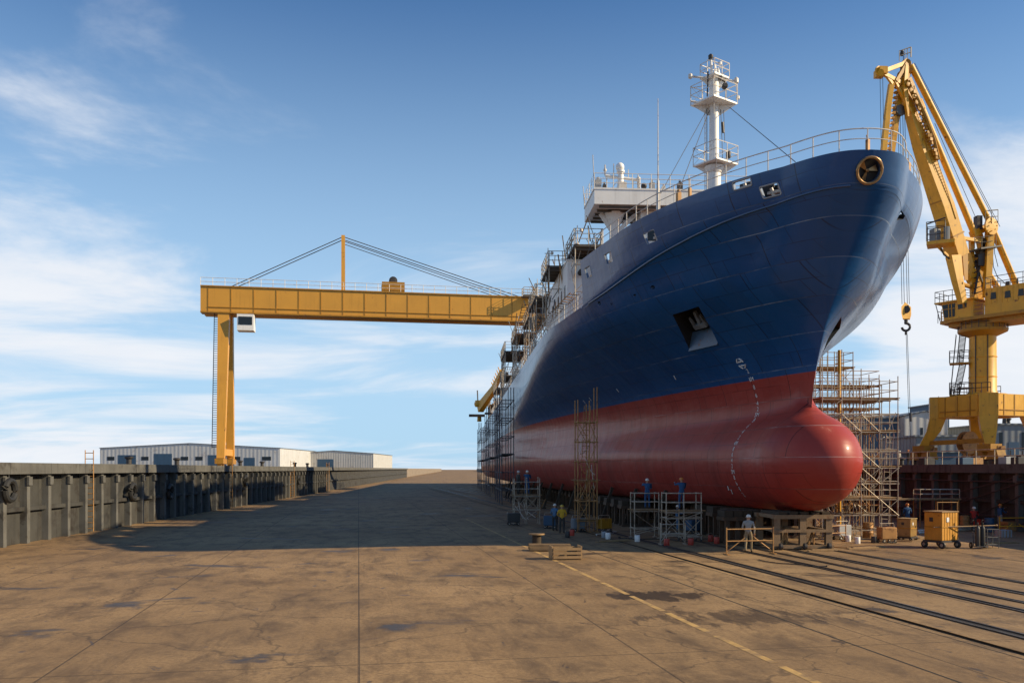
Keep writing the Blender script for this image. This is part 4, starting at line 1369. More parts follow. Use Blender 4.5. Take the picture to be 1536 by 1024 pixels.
# ================================================================== scaffolds
def scaffold(name, origin, rz, xs, ys, lifts, label, cat='scaffold', group=None, mat='galv', r=.03, planks=None, brace=True, tops=None, feet='plate', rail=True, ladder_bay=None, seed=0, extra=0, pmat_='plank'):
    """tube scaffold. xs/ys = rows of standards (local), lifts = ledger heights, planks = lifts that carry boards,
       tops[i] = height of the column xs[i]"""
    rnd = random.Random(seed)
    t = thing(name, origin, label, cat, group)
    t.rotation_euler = (0, 0, rz)
    O = Vector(origin)
    top = max(lifts) + 1.1
    tops = tops or [top] * len(xs)
    for i, x in enumerate(xs):
        for j, y in enumerate(ys):
            mb = MB(); mb.tube(O + Vector((x, y, .02)), O + Vector((x, y, tops[i] + (rnd.uniform(0, .35) if extra else 0))), r, 6)
            if feet == 'plate': mb.box(O + Vector((x, y, .02)), (.2, .2, .035))
            mb.build('post', mat, t)
            if feet == 'castor':
                mb = MB(); mb.lathe(O + Vector((x - .04, y + .05, .10)), [(.06, 0), (.1, .01), (.1, .07), (.06, .08)], 10, axis=(1, 0, 0)); mb.build('castor', 'black', t)
    planks = planks if planks is not None else lifts
    for z in lifts:
        mb = MB()
        live = [x for x, tp in zip(xs, tops) if tp > z + .2]
        if len(live) < 2: continue
        for y in ys: mb.tube(O + Vector((live[0] - .08, y, z)), O + Vector((live[-1] + .08, y, z)), r * .85, 5)
        for x in live: mb.tube(O + Vector((x, ys[0] - .08, z + .05)), O + Vector((x, ys[-1] + .08, z + .05)), r * .85, 5)
        mb.build('ledger', mat, t)
        if z in planks:
            mb = MB()
            w_ = ys[-1] - ys[0]; n_ = max(2, int(w_ / .26))
            for q in range(n_):
                y_ = ys[0] + w_ * (q + .5) / n_
                mb.bb(O + Vector((live[0] - .1 - rnd.uniform(0, .15), y_ - w_ / n_ * .48, z + .085)), O + Vector((live[-1] + .1 + rnd.uniform(0, .15), y_ + w_ / n_ * .48, z + .13)))
            mb.build('platform', pmat_, t)
        # guard rail where the lift is open above or boarded
        if rail and z in planks:
            mb = MB()
            for h in (.55, 1.05):
                for y in (ys[0], ys[-1]): mb.tube(O + Vector((live[0], y, z + h)), O + Vector((live[-1], y, z + h)), r * .75, 5)
                for x in (live[0], live[-1]): mb.tube(O + Vector((x, ys[0], z + h)), O + Vector((x, ys[-1], z + h)), r * .75, 5)
            mb.build('guard_rail', mat, t)
    if brace:
        zs = [.25] + list(lifts)
        for i in range(len(xs) - 1):
            for a, b in zip(zs, zs[1:]):
                if b > min(tops[i], tops[i + 1]): continue
                for y in (ys[0], ys[-1]):
                    if rnd.random() < .5:
                        s = (lifts.index(b) + (y > 1)) % 2 == 0; mb = MB()
                        mb.tube(O + Vector((xs[i] if s else xs[i + 1], y - .04, a)), O + Vector((xs[i + 1] if s else xs[i], y - .04, b)), r * .6, 5); mb.build('brace', mat, t)
                        if rnd.random() < .35: mb = MB(); mb.tube(O + Vector((xs[i + 1] if s else xs[i], y - .07, a)), O + Vector((xs[i] if s else xs[i + 1], y - .07, b)), r * .6, 5); mb.build('brace', mat, t)
    if extra:
        for q in range(extra):
            mb = MB()
            x = rnd.uniform(xs[0], xs[-1]); y = rnd.uniform(ys[0], ys[-1]); z = rnd.uniform(.2, max(lifts) * .75)
            if rnd.random() < .5:
                pts = []
                dx, dz = rnd.uniform(-.9, .9), rnd.uniform(.6, 1.6)
                for k_ in range(6):
                    u = k_ / 5; pts.append(O + Vector((x + dx * u, y, z + dz * u - .9 * u * (1 - u))))
                mb.path(pts, .022, 4)
            else:
                mb.tube(O + Vector((x, y, z)), O + Vector((x + rnd.uniform(-.9, .9), y + rnd.uniform(-.6, .6), z + rnd.uniform(-.2, 1.4))), .025, 4)
            mb.build('hose', rnd.choice(['white_rail', 'galv', 'rusty_tube']), t)
    if ladder_bay:
        x, y, z0, z1 = ladder_bay
        mb = MB(); ladder(mb, O + Vector((x, y, z0)), O + Vector((x + .35, y, z1)), .42)
        mb.build('ladder', mat, t)
    return t

def gpt(px, py): p = G(px, py); p.z = 0; return p
# two low towers by the red hull, each with a worker
a = gpt(967, 806); sA = scaffold('scaffold_tower', a, .05, [-.72, .72], [-.45, .45], [.55, 1.55], 'small tube scaffold tower by the red hull, left of the wider one', planks=[1.55], r=.032, seed=3, group='low scaffold towers')
TA = a.copy()
a = gpt(1022, 812); sB = scaffold('scaffold_tower', a, .04, [-.98, 0, .98], [-.45, .45], [.35, 1.3, 1.62], 'wider tube scaffold tower by the red hull with a worker on top', planks=[1.62], r=.032, seed=8, group='low scaffold towers', feet='castor')
TB = a.copy()
a = gpt(789, 785); sC = scaffold('scaffold_tower', a, .02, [-.9, 0, .95], [-.5, .6], [1.0, 2.0], 'low shaded scaffold tower before the far red hull, with a blue worker on it', planks=[2.0], r=.035, seed=5, group='low scaffold towers', extra=6)
TC = a.copy()
# tall narrow tower
a = gpt(879, 797)
lf = [.7 + 1.25 * q for q in range(9)]
H_ = (797 - 545) / F * a.length
scaffold('scaffold_tower', a, .06, [-.62, 0.12, .62], [-.45, .45], [z for z in lf if z < 8.6], 'very tall narrow scaffold tower standing against the port side of the red and blue hull', planks=[.7, 3.2], tops=[8.2, 8.0, 9.0], rail=False, mat='rusty_tube', r=.036, seed=11, ladder_bay=(-.3, -.25, .2, 8.0), extra=6)
# stepped scaffold behind the bulb, starboard side
a = P(1284, 703, 50); a.z = 0
xs = [-2.3, -1.15, 0.0, 1.1, 2.2]
TS = thing
scaffold('bow_scaffold', a, .03, xs, [-.6, .3, 1.2, 2.1, 3.0], [.5, 1.35, 2.25, 3.15, 4.05, 5.0, 6.1, 7.1, 7.95], 'tall stepped tube scaffold with boards beside the starboard side of the bulbous bow', tops=[10.6, 10.5, 9.7, 9.0, 9.0],
         planks=[2.25, 4.05, 6.1, 7.95], mat='galv', seed=21, extra=90, ladder_bay=(1.4, -.55, .3, 6.0))
a2 = P(1262, 703, 57); a2.z = 0
scaffold('bow_scaffold', a2, .03, [-3.6, -2.5, -1.4, -.3, .8, 1.9, 2.6], [0, 1.3, 2.6], [1.6, 3.2, 4.8, 6.4, 7.9, 9.4, 10.6], 'rusty upper scaffold staging rising behind the stepped scaffold under the starboard flare', tops=[11.8, 12.0, 11.6, 11.6, 11.5, 9.9, 9.9],
         planks=[6.4, 7.9, 9.4, 10.6], mat='rusty_tube', seed=22, extra=60, pmat_='plank')
# the orange upright of that staging
p0 = P(1259, 703, 54); p0.z = .0
mb = MB(); mb.box(p0 + Vector((0, 0, .04)), (.5, .5, .08)); mb.tube(p0, (p0.x, p0.y, zat(525, 54)), .12, 8, .1)
for q in range(14): mb.tube((p0.x - .3, p0.y, .8 + q * .75), (p0.x + .3, p0.y, .8 + q * .75), .025, 4)
tag(mb.build('hoist_mast', 'crane_yellow'), 'slim orange hoist mast rising through the rusty scaffold', 'hoist mast')
# dark hull-side staging far aft on the port side
def far_staging(px, D, n, step, top, label, mat):
    a = xat(px, D); a.z = 0
    t = thing('hull_staging', a, label, 'scaffold', 'tall stagings along the far hull')
    for i in range(n):
        for x in (0, 1.3):
            mb = MB(); mb.tube(a + Vector((x, i * step, 0)), a + Vector((x, i * step, top + (i % 3) * .5)), .055, 5); mb.build('post', mat, t)
    for q in range(int(top / 2)):
        z = 1.6 + q * 2.0
        mb = MB()
        for x in (0, 1.3): mb.tube(a + Vector((x, -.2, z)), a + Vector((x, (n - 1) * step + .2, z)), .05, 5)
        for i in range(n): mb.tube(a + Vector((-.1, i * step, z)), a + Vector((1.4, i * step, z)), .05, 5)
        mb.build('ledger', mat, t)
        if q in (2,):
            mb = MB(); mb.bb(a + Vector((0.05, 0, z + .06)), a + Vector((1.25, (n - 1) * step, z + .12))); mb.build('platform', 'dark_deck', t)
    mb = MB()
    for i in range(n - 1):
        for q in range(int(top / 4)):
            mb.tube(a + Vector((-.05, i * step, .4 + 4 * q)), a + Vector((-.05, (i + 1) * step, 4.4 + 4 * q)), .035, 4)
    mb.build('brace', mat, t)
far_staging(753, 96, 4, 5.0, 13.0, 'dark tube staging against the port hull at the forward end of its row', 'dark_tube')
far_staging(735, 124, 4, 7.0, 12.8, 'rusty dark staging further aft along the port hull', 'dark_tube')
far_staging(722, 160, 4, 9.0, 12.5, 'farthest staging along the port hull towards the stern', 'dark_tube')

# work barriers --------------------------------------------------------------------
def barrier(origin, rz, L, H, label, mat='galv'):
    t = thing('work_barrier', origin, label, 'barrier', 'tube barriers on the dock floor')
    t.rotation_euler = (0, 0, rz); O = Vector(origin)
    for x in (-L / 2, L / 2):
        mb = MB(); mb.tube(O + Vector((x, 0, .03)), O + Vector((x, 0, H)), .035, 6); mb.box(O + Vector((x, 0, .03)), (.12, .5, .05)); mb.build('post', mat, t)
    for z in (H - .08, H * .5):
        mb = MB(); mb.tube(O + Vector((-L / 2, 0, z)), O + Vector((L / 2, 0, z)), .028, 6); mb.build('rail', mat, t)
    mb = MB(); mb.tube(O + Vector((-L / 2, .04, .12)), O + Vector((-L * .1, .04, H * .62)), .024, 5); mb.tube(O + Vector((L / 2, .04, .12)), O + Vector((L * .1, .04, H * .62)), .024, 5); mb.build('brace', mat, t)
    return t
b_ = gpt(1125, 831)
barrier(b_, .12, 2.35, 1.27, 'tube barrier behind the worker in pale clothes, before the cradle', 'rusty_tube')
b_ = gpt(1003, 814) - Vector((0, .9, 0))
barrier(b_, .05, 1.35, 1.15, 'short tube barrier in front of the wider scaffold tower', 'galv')
b_ = gpt(1253, 812)
barrier(b_, .35, 1.5, .95, 'low bent barrier on the floor right of the steel cradle', 'rusty_tube')
# ================================================================== YELLOW HARBOUR CRANE
CD = 80.0
kb = .028
def Q(px, py, dd=0.0):
    return P(px, py, CD + (px - 1474) * kb + dd)
cb = P(1474, 703, CD); cbx, cby = cb.x, cb.y
def cz(py): return zat(py, CD)
crane = thing('harbour_crane', (cbx, cby, QZ), 'tall yellow slewing harbour crane on a four-legged portal on the quay', 'crane')
los = Vector((cbx, cby, 0)).normalized()          # away from the viewer
lat = Vector((los.y, -los.x, 0))
B0 = Vector((cbx, cby, 0))
def L3(r, d, z): return B0 + lat * r + los * d + Vector((0, 0, z))
# portal: square frame seen corner-on, legs splay down
hd = 3.75
ang = rad(6)
corners = [L3(hd * math.sin(ang + q * math.pi / 2), -hd * math.cos(ang + q * math.pi / 2), 0) for q in range(4)]   # near, right, far, left
zt_, zm_ = cz(595), cz(626)
mb = MB()
for q in range(4):
    a, b = corners[q], corners[(q + 1) % 4]
    zc_ = (zt_ + zm_) / 2
    d = (b - a).normalized()
    mb.beam(a + d * .56 + Vector((0, 0, zc_)), b - d * .56 + Vector((0, 0, zc_)), 1.1, zt_ - zm_, side=Vector((-d.y, d.x, 0)))
mb.lathe((cbx, cby, zm_ + .3), [(2.3, 0), (2.3, zt_ - zm_ - .35), (2.0, zt_ - zm_ - .1)], 20)
for q in range(4):
    mb.beam(B0 + Vector((0, 0, zc_)), corners[q] + Vector((0, 0, zc_)), .9, (zt_ - zm_) * .9)
mb.build('portal_frame', 'crane_yellow', crane)
for q in range(4):
    c0 = corners[q]; out = (c0 - B0).normalized(); sd = Vector((-out.y, out.x, 0))
    mb = MB()
    def ring(c, w, dp, z): return [c + sd * (sx * w / 2) + out * (sy * dp / 2) + Vector((0, 0, z)) for sx, sy in ((-1, -1), (1, -1), (1, 1), (-1, 1))]
    # five-sided corner block then splayed leg
    secs = [ring(c0, 1.5, 1.4, zt_ + .04), ring(c0, 1.5, 1.4, zm_), ring(c0 + out * .35, 1.25, 1.2, zm_ - 1.2), ring(c0 + out * 1.15, .8, .85, 6.15)]
    vs = [v for s_ in secs for v in s_]; fs = [(0, 1, 2, 3), (15, 14, 13, 12)]
    for j in range(3):
        for i in range(4): fs.append((j * 4 + i, j * 4 + (i + 1) % 4, (j + 1) * 4 + (i + 1) % 4, (j + 1) * 4 + i))
    mb.add(vs, fs)
    leg = mb.build('leg', 'crane_yellow', crane)
    # bogie
    bc_ = c0 + out * 1.2
    mb = MB()
    mb.box(bc_ + Vector((0, 0, 5.85)), (1.2, 1.5, .65), .2)
    for s in (-1, 1):
        p_ = bc_ + Vector((0, s * 1.0, 5.2))
        mb.prism([p_ + Vector((-.38, -.9, -.35)), p_ + Vector((-.38, .9, -.35)), p_ + Vector((-.38, .55, .42)), p_ + Vector((-.38, -.55, .42))], (.76, 0, 0))
    bog = mb.build('bogie', 'crane_dark', leg)
    for s in (-1, -.35, .35, 1):
        mb = MB(); mb.lathe(bc_ + Vector((-.25, s * 1.45, QZ + .36)), [(.30, 0), (.34, .05), (.34, .4), (.30, .45)], 14, axis=(1, 0, 0)); mb.build('wheel', 'dark_steel', leg)
    mb = MB(); mb.box(bc_ + Vector((.6, -.5, 5.75)), (.7, .5, .5)); mb.tube(bc_ + Vector((.6, -1.0, 5.75)), bc_ + Vector((.6, .2, 5.75)), .22, 10); mb.build('drive_motor', 'rusty_tube', leg)
# tie beams near the ground, cable reel
mb = MB(); mb.beam(corners[3] + (corners[3] - B0).normalized() * .9 + Vector((0, 0, 6.4)), corners[0] + (corners[0] - B0).normalized() * .9 + Vector((0, 0, 6.5)), .35, .4); mb.build('tie_beam', 'crane_dark', crane)
mb = MB(); mb.lathe(L3(-1.2, -1.0, 6.4), [(.5, -.35), (1.05, -.33), (1.05, -.28), (.6, -.26), (.6, .26), (1.05, .28), (1.05, .33), (.5, .35)], 20, axis=(.3, -1, 0)); mb.build('cable_reel', 'rusty_tube', crane)
# column
mb = MB()
rc = 19 / F * CD
mb.lathe((cbx, cby, 0), [(rc * 1.12, zt_ - .2), (rc * 1.12, zt_ + .25), (rc, zt_ + .5), (rc * .96, cz(497)), (rc * .96, cz(490))], 36)
for py in (536, 566): mb.lathe((cbx, cby, cz(py)), [(rc * .99, -.06), (rc * 1.02, -.04), (rc * 1.02, .04), (rc * .99, .06)], 36)
col_ = mb.build('column', 'crane_yellow', crane)
mb = MB(); mb.lathe((cbx, cby, cz(497)), [(rc, -.5), (2.05, -.1), (2.1, .05), (2.1, .14), (rc, .16)], 30)
mb.build('ring_flange', 'crane_dark', col_)
def circ_rail(mb, r, z, a0, a1, n, h=1.1):
    pts = [Vector((cbx + r * math.cos(a0 + (a1 - a0) * q / n), cby + r * math.sin(a0 + (a1 - a0) * q / n), z)) for q in range(n + 1)]
    for hh in (h, h * .55): mb.path([p + Vector((0, 0, hh)) for p in pts], .035, 4)
    for p in pts: mb.tube(p, p + Vector((0, 0, h)), .035, 4)
mb = MB(); circ_rail(mb, 2.05, cz(495), 0, 2 * math.pi, 22, 1.0); mb.build('flange_rail', 'dark_steel', col_)
for py in (544, 592):
    c_ = L3(-rc - .75, -.2, cz(py))
    mb = MB(); mb.beam(c_ + lat * -.8, c_ + lat * .8, 1.3, .12, side=los); lp_ = mb.build('landing', 'crane_dark', col_)
    mb = MB(); rails(mb, [c_ + lat * a + los * b + Vector((0, 0, .06)) for a, b in ((-.8, -.65), (.8, -.65), (.8, .65), (-.8, .65))], (1.1, .55), .03, .8); mb.build('landing_rail', 'dark_steel', lp_)
mb = MB()
ladder(mb, L3(-rc - 1.0, -.2, cz(592)), L3(-rc - .45, -.2, cz(544)), .6, 26, .04)
ladder(mb, L3(-rc - .7, -.2, cz(544)), L3(-rc - .45, -.2, cz(500)), .6, 24, .04)
for s in (-.45, .45): mb.tube(L3(-rc - 1.5, -.2 + s, cz(592)), L3(-rc - 1.0, -.2 + s, cz(500)), .03, 4)
mb.build('column_ladder', 'dark_steel', col_)
mb = MB(); circ_rail(mb, 2.6, zt_ + .1, .4, 2.8 * math.pi / 2, 14, 1.0); mb.build('portal_rail', 'dark_steel', crane)
mb = MB()
for a_ in (-.5, .35): mb.path([L3(rc * 1.02 * math.sin(a_), -rc * 1.02 * math.cos(a_), zz_) for zz_ in (zt_ + .3, cz(560), cz(500))], .05, 6)
mb.build('column_conduit', 'dark_steel', col_)
for q in range(4):
    a, b = corners[q], corners[(q + 1) % 4]; d = (b - a).normalized(); n_ = Vector((d.y, -d.x, 0))
    mb = MB()
    for t_ in (.25, .5, .75): mb.beam(a + (b - a) * t_ + n_ * .56 + Vector((0, 0, zm_ + .05)), a + (b - a) * t_ + n_ * .56 + Vector((0, 0, zt_ - .05)), .1, .06, side=d)
    mb.tube(a + d * .8 + n_ * .6 + Vector((0, 0, zm_ + .5)), b - d * .8 + n_ * .6 + Vector((0, 0, zm_ + .5)), .04, 5)
    mb.build('portal_stiffener', 'crane_dark', crane)
# slewing platform (seen from below), machinery house, cab
def R2(r, d, z): return L3(r, d, z)
rotp = rad(-24)
ulat = Vector((lat.x * math.cos(rotp) - lat.y * math.sin(rotp), lat.x * math.sin(rotp) + lat.y * math.cos(rotp), 0))
uout = Vector((-ulat.y, ulat.x, 0))
def U(r, d, z): return B0 + ulat * r + uout * d + Vector((0, 0, z))
zp0, zp1 = cz(489), cz(478)
mb = MB()
mb.prism([U(-3.1, -1.7, zp1 - .3), U(-1.8, -2.2, zp1 - .3), U(6.6, -2.2, zp1 - .3), U(6.6, 2.4, zp1 - .3), U(-3.1, 2.4, zp1 - .3)], (0, 0, .3))
mb.prism([U(-2.4, -1.5, zp0), U(6.2, -1.7, zp0 + .0), U(6.2, 2.0, zp0), U(-2.4, 2.0, zp0)], (0, 0, zp1 - zp0 - .304))
mb.lathe((cbx, cby, zp0 - .6), [(1.25, 0), (1.9, .25), (1.9, .6)], 24)
slew = mb.build('slewing_platform', 'crane_dark', crane)
mb = MB(); rails(mb, [U(-3.0, -1.6, zp1), U(-1.8, -2.1, zp1), U(1.0, -2.1, zp1)], (1.1, .75, .4), .03, .9, closed=False); mb.build('platform_rail', 'crane_yellow', slew)
mb = MB()
mb.prism([U(1.05, -1.95, zp1 + .003), U(6.4, -1.95, zp1 + .003), U(6.4, 2.2, zp1 + .003), U(1.05, 2.2, zp1 + .003)], (0, 0, cz(440) - zp1))
for q in range(12): mb.prism([U(1.15 + q * .45, -1.985, zp1 + .9), U(1.19 + q * .45, -1.985, zp1 + .9), U(1.19 + q * .45, -1.952, zp1 + .9), U(1.15 + q * .45, -1.952, zp1 + .9)], (0, 0, cz(440) - zp1 - 1.0))
mh = mb.build('machinery_house', 'crane_yellow', slew)
for r, z in ((1.55, 452), (2.75, 453), (3.85, 453)):
    mb = MB(); mb.prism([U(r, -2.0, cz(z) - .3), U(r + .5, -2.0, cz(z) - .3), U(r + .45, -2.0, cz(z) + .3), U(r + .05, -2.0, cz(z) + .3)], uout * .03); mb.build('window', 'window', mh)
mb = MB(); rails(mb, [U(1.1, -1.9, cz(440)), U(6.3, -1.9, cz(440)), U(6.3, 2.1, cz(440)), U(1.1, 2.1, cz(440))], (1.0, .5), .03, 1.0)
mb.tube(U(2.4, -.5, cz(440)), U(2.4, -.5, cz(430)), .2, 8); mb.tube(U(3.2, -.5, cz(440)), U(3.2, -.5, cz(428)), .08, 6); mb.box(U(4.4, 0, cz(440) + .4), (.9, .9, .8))
mb.build('roof_rail', 'dark_steel', mh)
# operator cab, hung at the left front
mb = MB()
cx0, cx1 = -2.75, .15
z0, z1 = zp1 - .05, cz(453)
mb.prism([U(cx0 + .25, -2.15, z0), U(cx1, -2.15, z0), U(cx1, -2.15, z1), U(cx0, -2.15, z1)], uout * 2.2)
mb.prism([U(cx0 - .55, -2.4, z1 + .004), U(cx1 + .1, -2.4, z1 + .004), U(cx1 + .1, .3, z1 + .004), U(cx0 - .55, .3, z1 + .004)], (0, 0, .12))
cab = mb.build('operator_cab', 'crane_yellow', slew)
mb = MB()
mb.prism([U(cx0 + .30, -2.19, z0 + .25), U(cx0 + 1.25, -2.19, z0 + .25), U(cx0 + 1.25, -2.19, z1 - .15), U(cx0 + .1, -2.19, z1 - .15)], uout * .03); mb.build('cab_window', 'window', cab)
mb = MB(); mb.prism([U(cx0 + 1.55, -2.19, z0 + .85), U(cx0 + 2.3, -2.19, z0 + .95), U(cx0 + 2.3, -2.19, z1 - .2), U(cx0 + 1.5, -2.19, z1 - .2)], uout * .03); mb.build('cab_window', 'window', cab)
mb = MB(); mb.prism([U(cx0 + .2, -2.0, z0 + .25), U(cx0 + .2, -.2, z0 + .25), U(cx0 - .03, -.2, z1 - .2), U(cx0 - .03, -2.0, z1 - .2)], ulat * .03); mb.build('cab_window', 'window', cab)
mb = MB()
for r in (cx0 + .72, cx0 + 1.0): mb.beam(U(r, -2.21, z0 + .2), U(r - .05, -2.21, z1 - .1), .06, .04)
mb.beam(U(cx0 + .2, -2.21, z0 + 1.0), U(cx0 + 1.25, -2.21, z0 + 1.0), .06, .04); mb.build('window_bar', 'crane_yellow', cab)
mb = MB(); rails(mb, [U(cx0 - .5, -2.35, z1 + .12), U(cx1 - 1.0, -2.35, z1 + .12), U(cx1 - 1.0, .25, z1 + .12), U(cx0 - .5, .25, z1 + .12)], (1.0, .5), .03, .9); mb.build('cab_rail', 'dark_steel', cab)
mb = MB(); rails(mb, [U(cx0 - .3, -2.2, zp1 - .25), U(cx0 - .3, .2, zp1 - .25)], (1.1, .5), .03, .6, closed=False); mb.tube(U(cx0 - .1, -2.2, z0), U(cx0 - .5, -2.2, z1), .04, 5); mb.build('cab_grab_rail', 'dark_steel', cab)

# main boom (box girder) with forked foot
pl_ = Vector((math.cos(math.atan2((Q(1500, 500) - Q(1400, 500)).y, (Q(1500, 500) - Q(1400, 500)).x)), math.sin(math.atan2((Q(1500, 500) - Q(1400, 500)).y, (Q(1500, 500) - Q(1400, 500)).x)), 0))
pn_ = Vector((pl_.y, -pl_.x, 0))       # towards the viewer
yawb = rad(92)
bs = (pl_ * math.cos(yawb) + pn_ * math.sin(yawb))          # box width directions: two visible faces
def boxgirder(mb, secs):
    """secs: centre, half width a (in-plane), half width b (depth)"""
    rings = []
    for i, (c, a, b) in enumerate(secs):
        n0 = secs[max(i - 1, 0)][0]; n1 = secs[min(i + 1, len(secs) - 1)][0]
        d = (n1 - n0).normalized()
        s = (pl_ - d * pl_.dot(d)).normalized(); u_ = d.cross(s)
        c45, s45 = math.cos(yawb), math.sin(yawb)
        s2 = s * c45 + u_ * s45; u2 = u_ * c45 - s * s45
        rings += [c - s2 * a * .78 - u2 * b * .78, c + s2 * a * .78 - u2 * b * .78, c + s2 * a * .78 + u2 * b * .78, c - s2 * a * .78 + u2 * b * .78]
    fs = [(0, 1, 2, 3), tuple(range(len(rings) - 1, len(rings) - 5, -1))]
    for j in range(len(secs) - 1):
        for i in range(4): fs.append((j * 4 + i, j * 4 + (i + 1) % 4, (j + 1) * 4 + (i + 1) % 4, (j + 1) * 4 + i))
    mb.add(rings, fs)
mb = MB()
boxgirder(mb, [(Q(1355, 118), .30, .30), (Q(1360, 150), .42, .42), (Q(1382, 220), .70, .62), (Q(1414, 310), .95, .80), (Q(1437, 385), .92, .80)])
boom = mb.build('main_boom', 'crane_yellow', crane)
for s, pe in ((-1, (1444, 455)), (1, (1472, 460))):
    mb = MB()
    boxgirder(mb, [(Q(1437 + s * 7, 384, s * .45), .48, .72), (Q((1437 + s * 9 + pe[0]) / 2, 420, s * .7), .42, .5), (Q(pe[0], pe[1], s * .9), .34, .36)])
    mb.build('boom_fork', 'crane_yellow', boom)
mb = MB(); mb.prism([Q(1443, 372, -.9), Q(1452, 372, -.9), Q(1452, 420, -.9), Q(1447, 420, -.9)], pn_ * -.05); mb.tube(Q(1441, 425, -1), Q(1460, 432, 1), .2, 8); mb.tube(Q(1441, 430), Q(1446, 462), .09, 6); mb.build('boom_web', 'crane_dark', boom)
mb = MB()
for t_ in (.15, .42, .68, .92):
    i0 = Q(1360, 150); c_ = Q(1360 + 74 * t_, 150 + 222 * t_); a_ = (.42 + .52 * min(1, t_ * 1.15))
    d_ = (Q(1434, 372) - Q(1360, 150)).normalized()
    boxgirder(mb, [(c_ - d_ * .07, a_ * 1.06, a_ * .88 * 1.06), (c_ + d_ * .07, a_ * 1.06, a_ * .88 * 1.06)])
mb.build('boom_flange', 'crane_dark', boom)
# ribs/ladder line along the boom's upper edge
mb = MB()
ladder(mb, Q(1373, 150, -.9), Q(1430, 330, -.9), .5, 40, .03)
mb.path([Q(1372, 140, -1.1), Q(1384, 165, -1.1), Q(1390, 180, -1.1), Q(1401, 210, -1.1), Q(1408, 240, -1.1)], .16, 6)
mb.beam(Q(1362, 118, -.9), Q(1382, 164, -.9), .35, .5); mb.beam(Q(1366, 124, -1.1), Q(1394, 200, -.9), .12, .14)
rg_ = random.Random(4)
for q in range(22):
    t_ = q / 22; c_ = Q(1365 + 42 * t_, 122 + 120 * t_, -1.05 + rg_.uniform(-.2, .2)); s_ = rg_.uniform(.12, .34)
    mb.box(c_, (s_ * 1.3, s_, s_), rg_.uniform(0, 1.5))
for q in range(5): mb.lathe(Q(1363 + q * 4.2, 126 + q * 9, -1.2), [(.10, 0), (.2, .02), (.2, .1), (.10, .12)], 10, axis=-pn_)
mb.build('boom_ladder', 'crane_dark', boom)
# boom head and jib
mb = MB()
for s in (-.5, .35):
    mb.prism([Q(1350, 96, s), Q(1360, 87, s), Q(1367, 93, s), Q(1368, 104, s), Q(1362, 122, s), Q(1350, 128, s)], los * .15)
    mb.beam(Q(1360, 95, s - .1), Q(1344, 122, s - .1), .22, .3); mb.beam(Q(1362, 100, s - .1), Q(1358, 140, s - .1), .2, .24)
mb.lathe(Q(1359, 95, -.45), [(.1, 0), (.40, .02), (.34, .05), (.34, .3), (.40, .33), (.1, .35)], 18, axis=los)
mb.lathe(Q(1363, 104, -.45), [(.1, 0), (.36, .02), (.3, .05), (.3, .3), (.36, .33), (.1, .35)], 18, axis=los)
mb.lathe(Q(1352, 112, -.45), [(.1, 0), (.36, .02), (.3, .05), (.3, .3), (.36, .33), (.1, .35)], 18, axis=los)
head = mb.build('boom_head', 'crane_dark', boom)
mb = MB(); rails(mb, [Q(1349, 92, -.6), Q(1366, 86, -.6), Q(1367, 86, .8), Q(1349, 92, .8)], (.9, .45), .03, .6); mb.lathe(Q(1353, 84, 0), [(.12, 0), (.2, .2), (.1, .5)], 8); mb.build('head_rail', 'dark_steel', head)
mb = MB()
for s in (-.45, .45):
    mb.beam(Q(1355, 96, s), Q(1320, 109, s), .26, .34); mb.beam(Q(1322, 109, s), Q(1350, 124, s), .26, .32)
    mb.beam(Q(1330, 114, s), Q(1340, 128, s), .2, .24)
mb.box(Q(1321, 109), (.7, 1.2, .6)); mb.tube(Q(1321, 109, -.8), Q(1321, 109, .8), .28, 10)
mb.lathe(Q(1320, 106, -.3), [(.1, 0), (.42, .02), (.42, .16), (.1, .18)], 16, axis=-pn_)
mb.build('jib_nose', 'crane_yellow', boom)
mb = MB()
cA = [Q(1337, 126, -.3), Q(1332, 160, -.3), Q(1325, 230, -.3), Q(1321, 290, -.3)]
cB = [Q(1352, 118, .3), Q(1347, 160, .3), Q(1337, 232, .3), Q(1328, 290, .3)]
for ch in (cA, cB):
    for a, b in zip(ch, ch[1:]): mb.beam(a, b, .42, .42)
mb.build('hanging_jib', 'crane_yellow', boom)
mb = MB()
for q in range(22):
    t = q / 22
    a = cA[0] + (cA[3] - cA[0]) * t; b = cB[0] + (cB[3] - cB[0]) * (t + .022)
    mb.beam(a, b, .10, .10); mb.box((a + b) / 2 + Vector((.1, 0, 0)), (.28, .2, .22))
mb.build('jib_lattice', 'crane_dark', boom)
mb = MB()
boxgirder(mb, [(Q(1359, 98, -.6), .2, .2), (Q(1356, 135, -.6), .32, .3), (Q(1362, 175, -.6), .1, .1)])
mb.beam(Q(1341, 120, -.5), Q(1366, 168, -.5), .25, .2)
mb.build('head_strut', 'crane_yellow', boom)
# ties and A-frame
mb = MB()
mb.tube(Q(1366, 98, -.5), Q(1487, 338, -.4), .25, 10); mb.tube(Q(1366, 98, .8), Q(1487, 338, .9), .22, 10)
mb.build('back_tie', 'crane_yellow', crane)
mb = MB()
for s in (-.2,): 
    mb.tube(Q(1378, 150, s), Q(1384, 165, s), .3, 8); mb.tube(Q(1384, 165, s), Q(1461, 350, s), .27, 10)
mb.build('luffing_strut', 'crane_yellow', crane)
mb = MB()
mb.beam(Q(1485, 340, -.7), Q(1480, 446, -.9), .62, .5, .55, .45)
mb.beam(Q(1484, 340, .9), Q(1472, 446, 1.1), .5, .45)
mb.tube(Q(1488, 342, -.5), Q(1530, 441, -.6), .28, 8); mb.tube(Q(1488, 342, .9), Q(1530, 441, 1.0), .25, 8)
mb.tube(Q(1466, 385, 0), Q(1499, 436, 0), .28, 8)
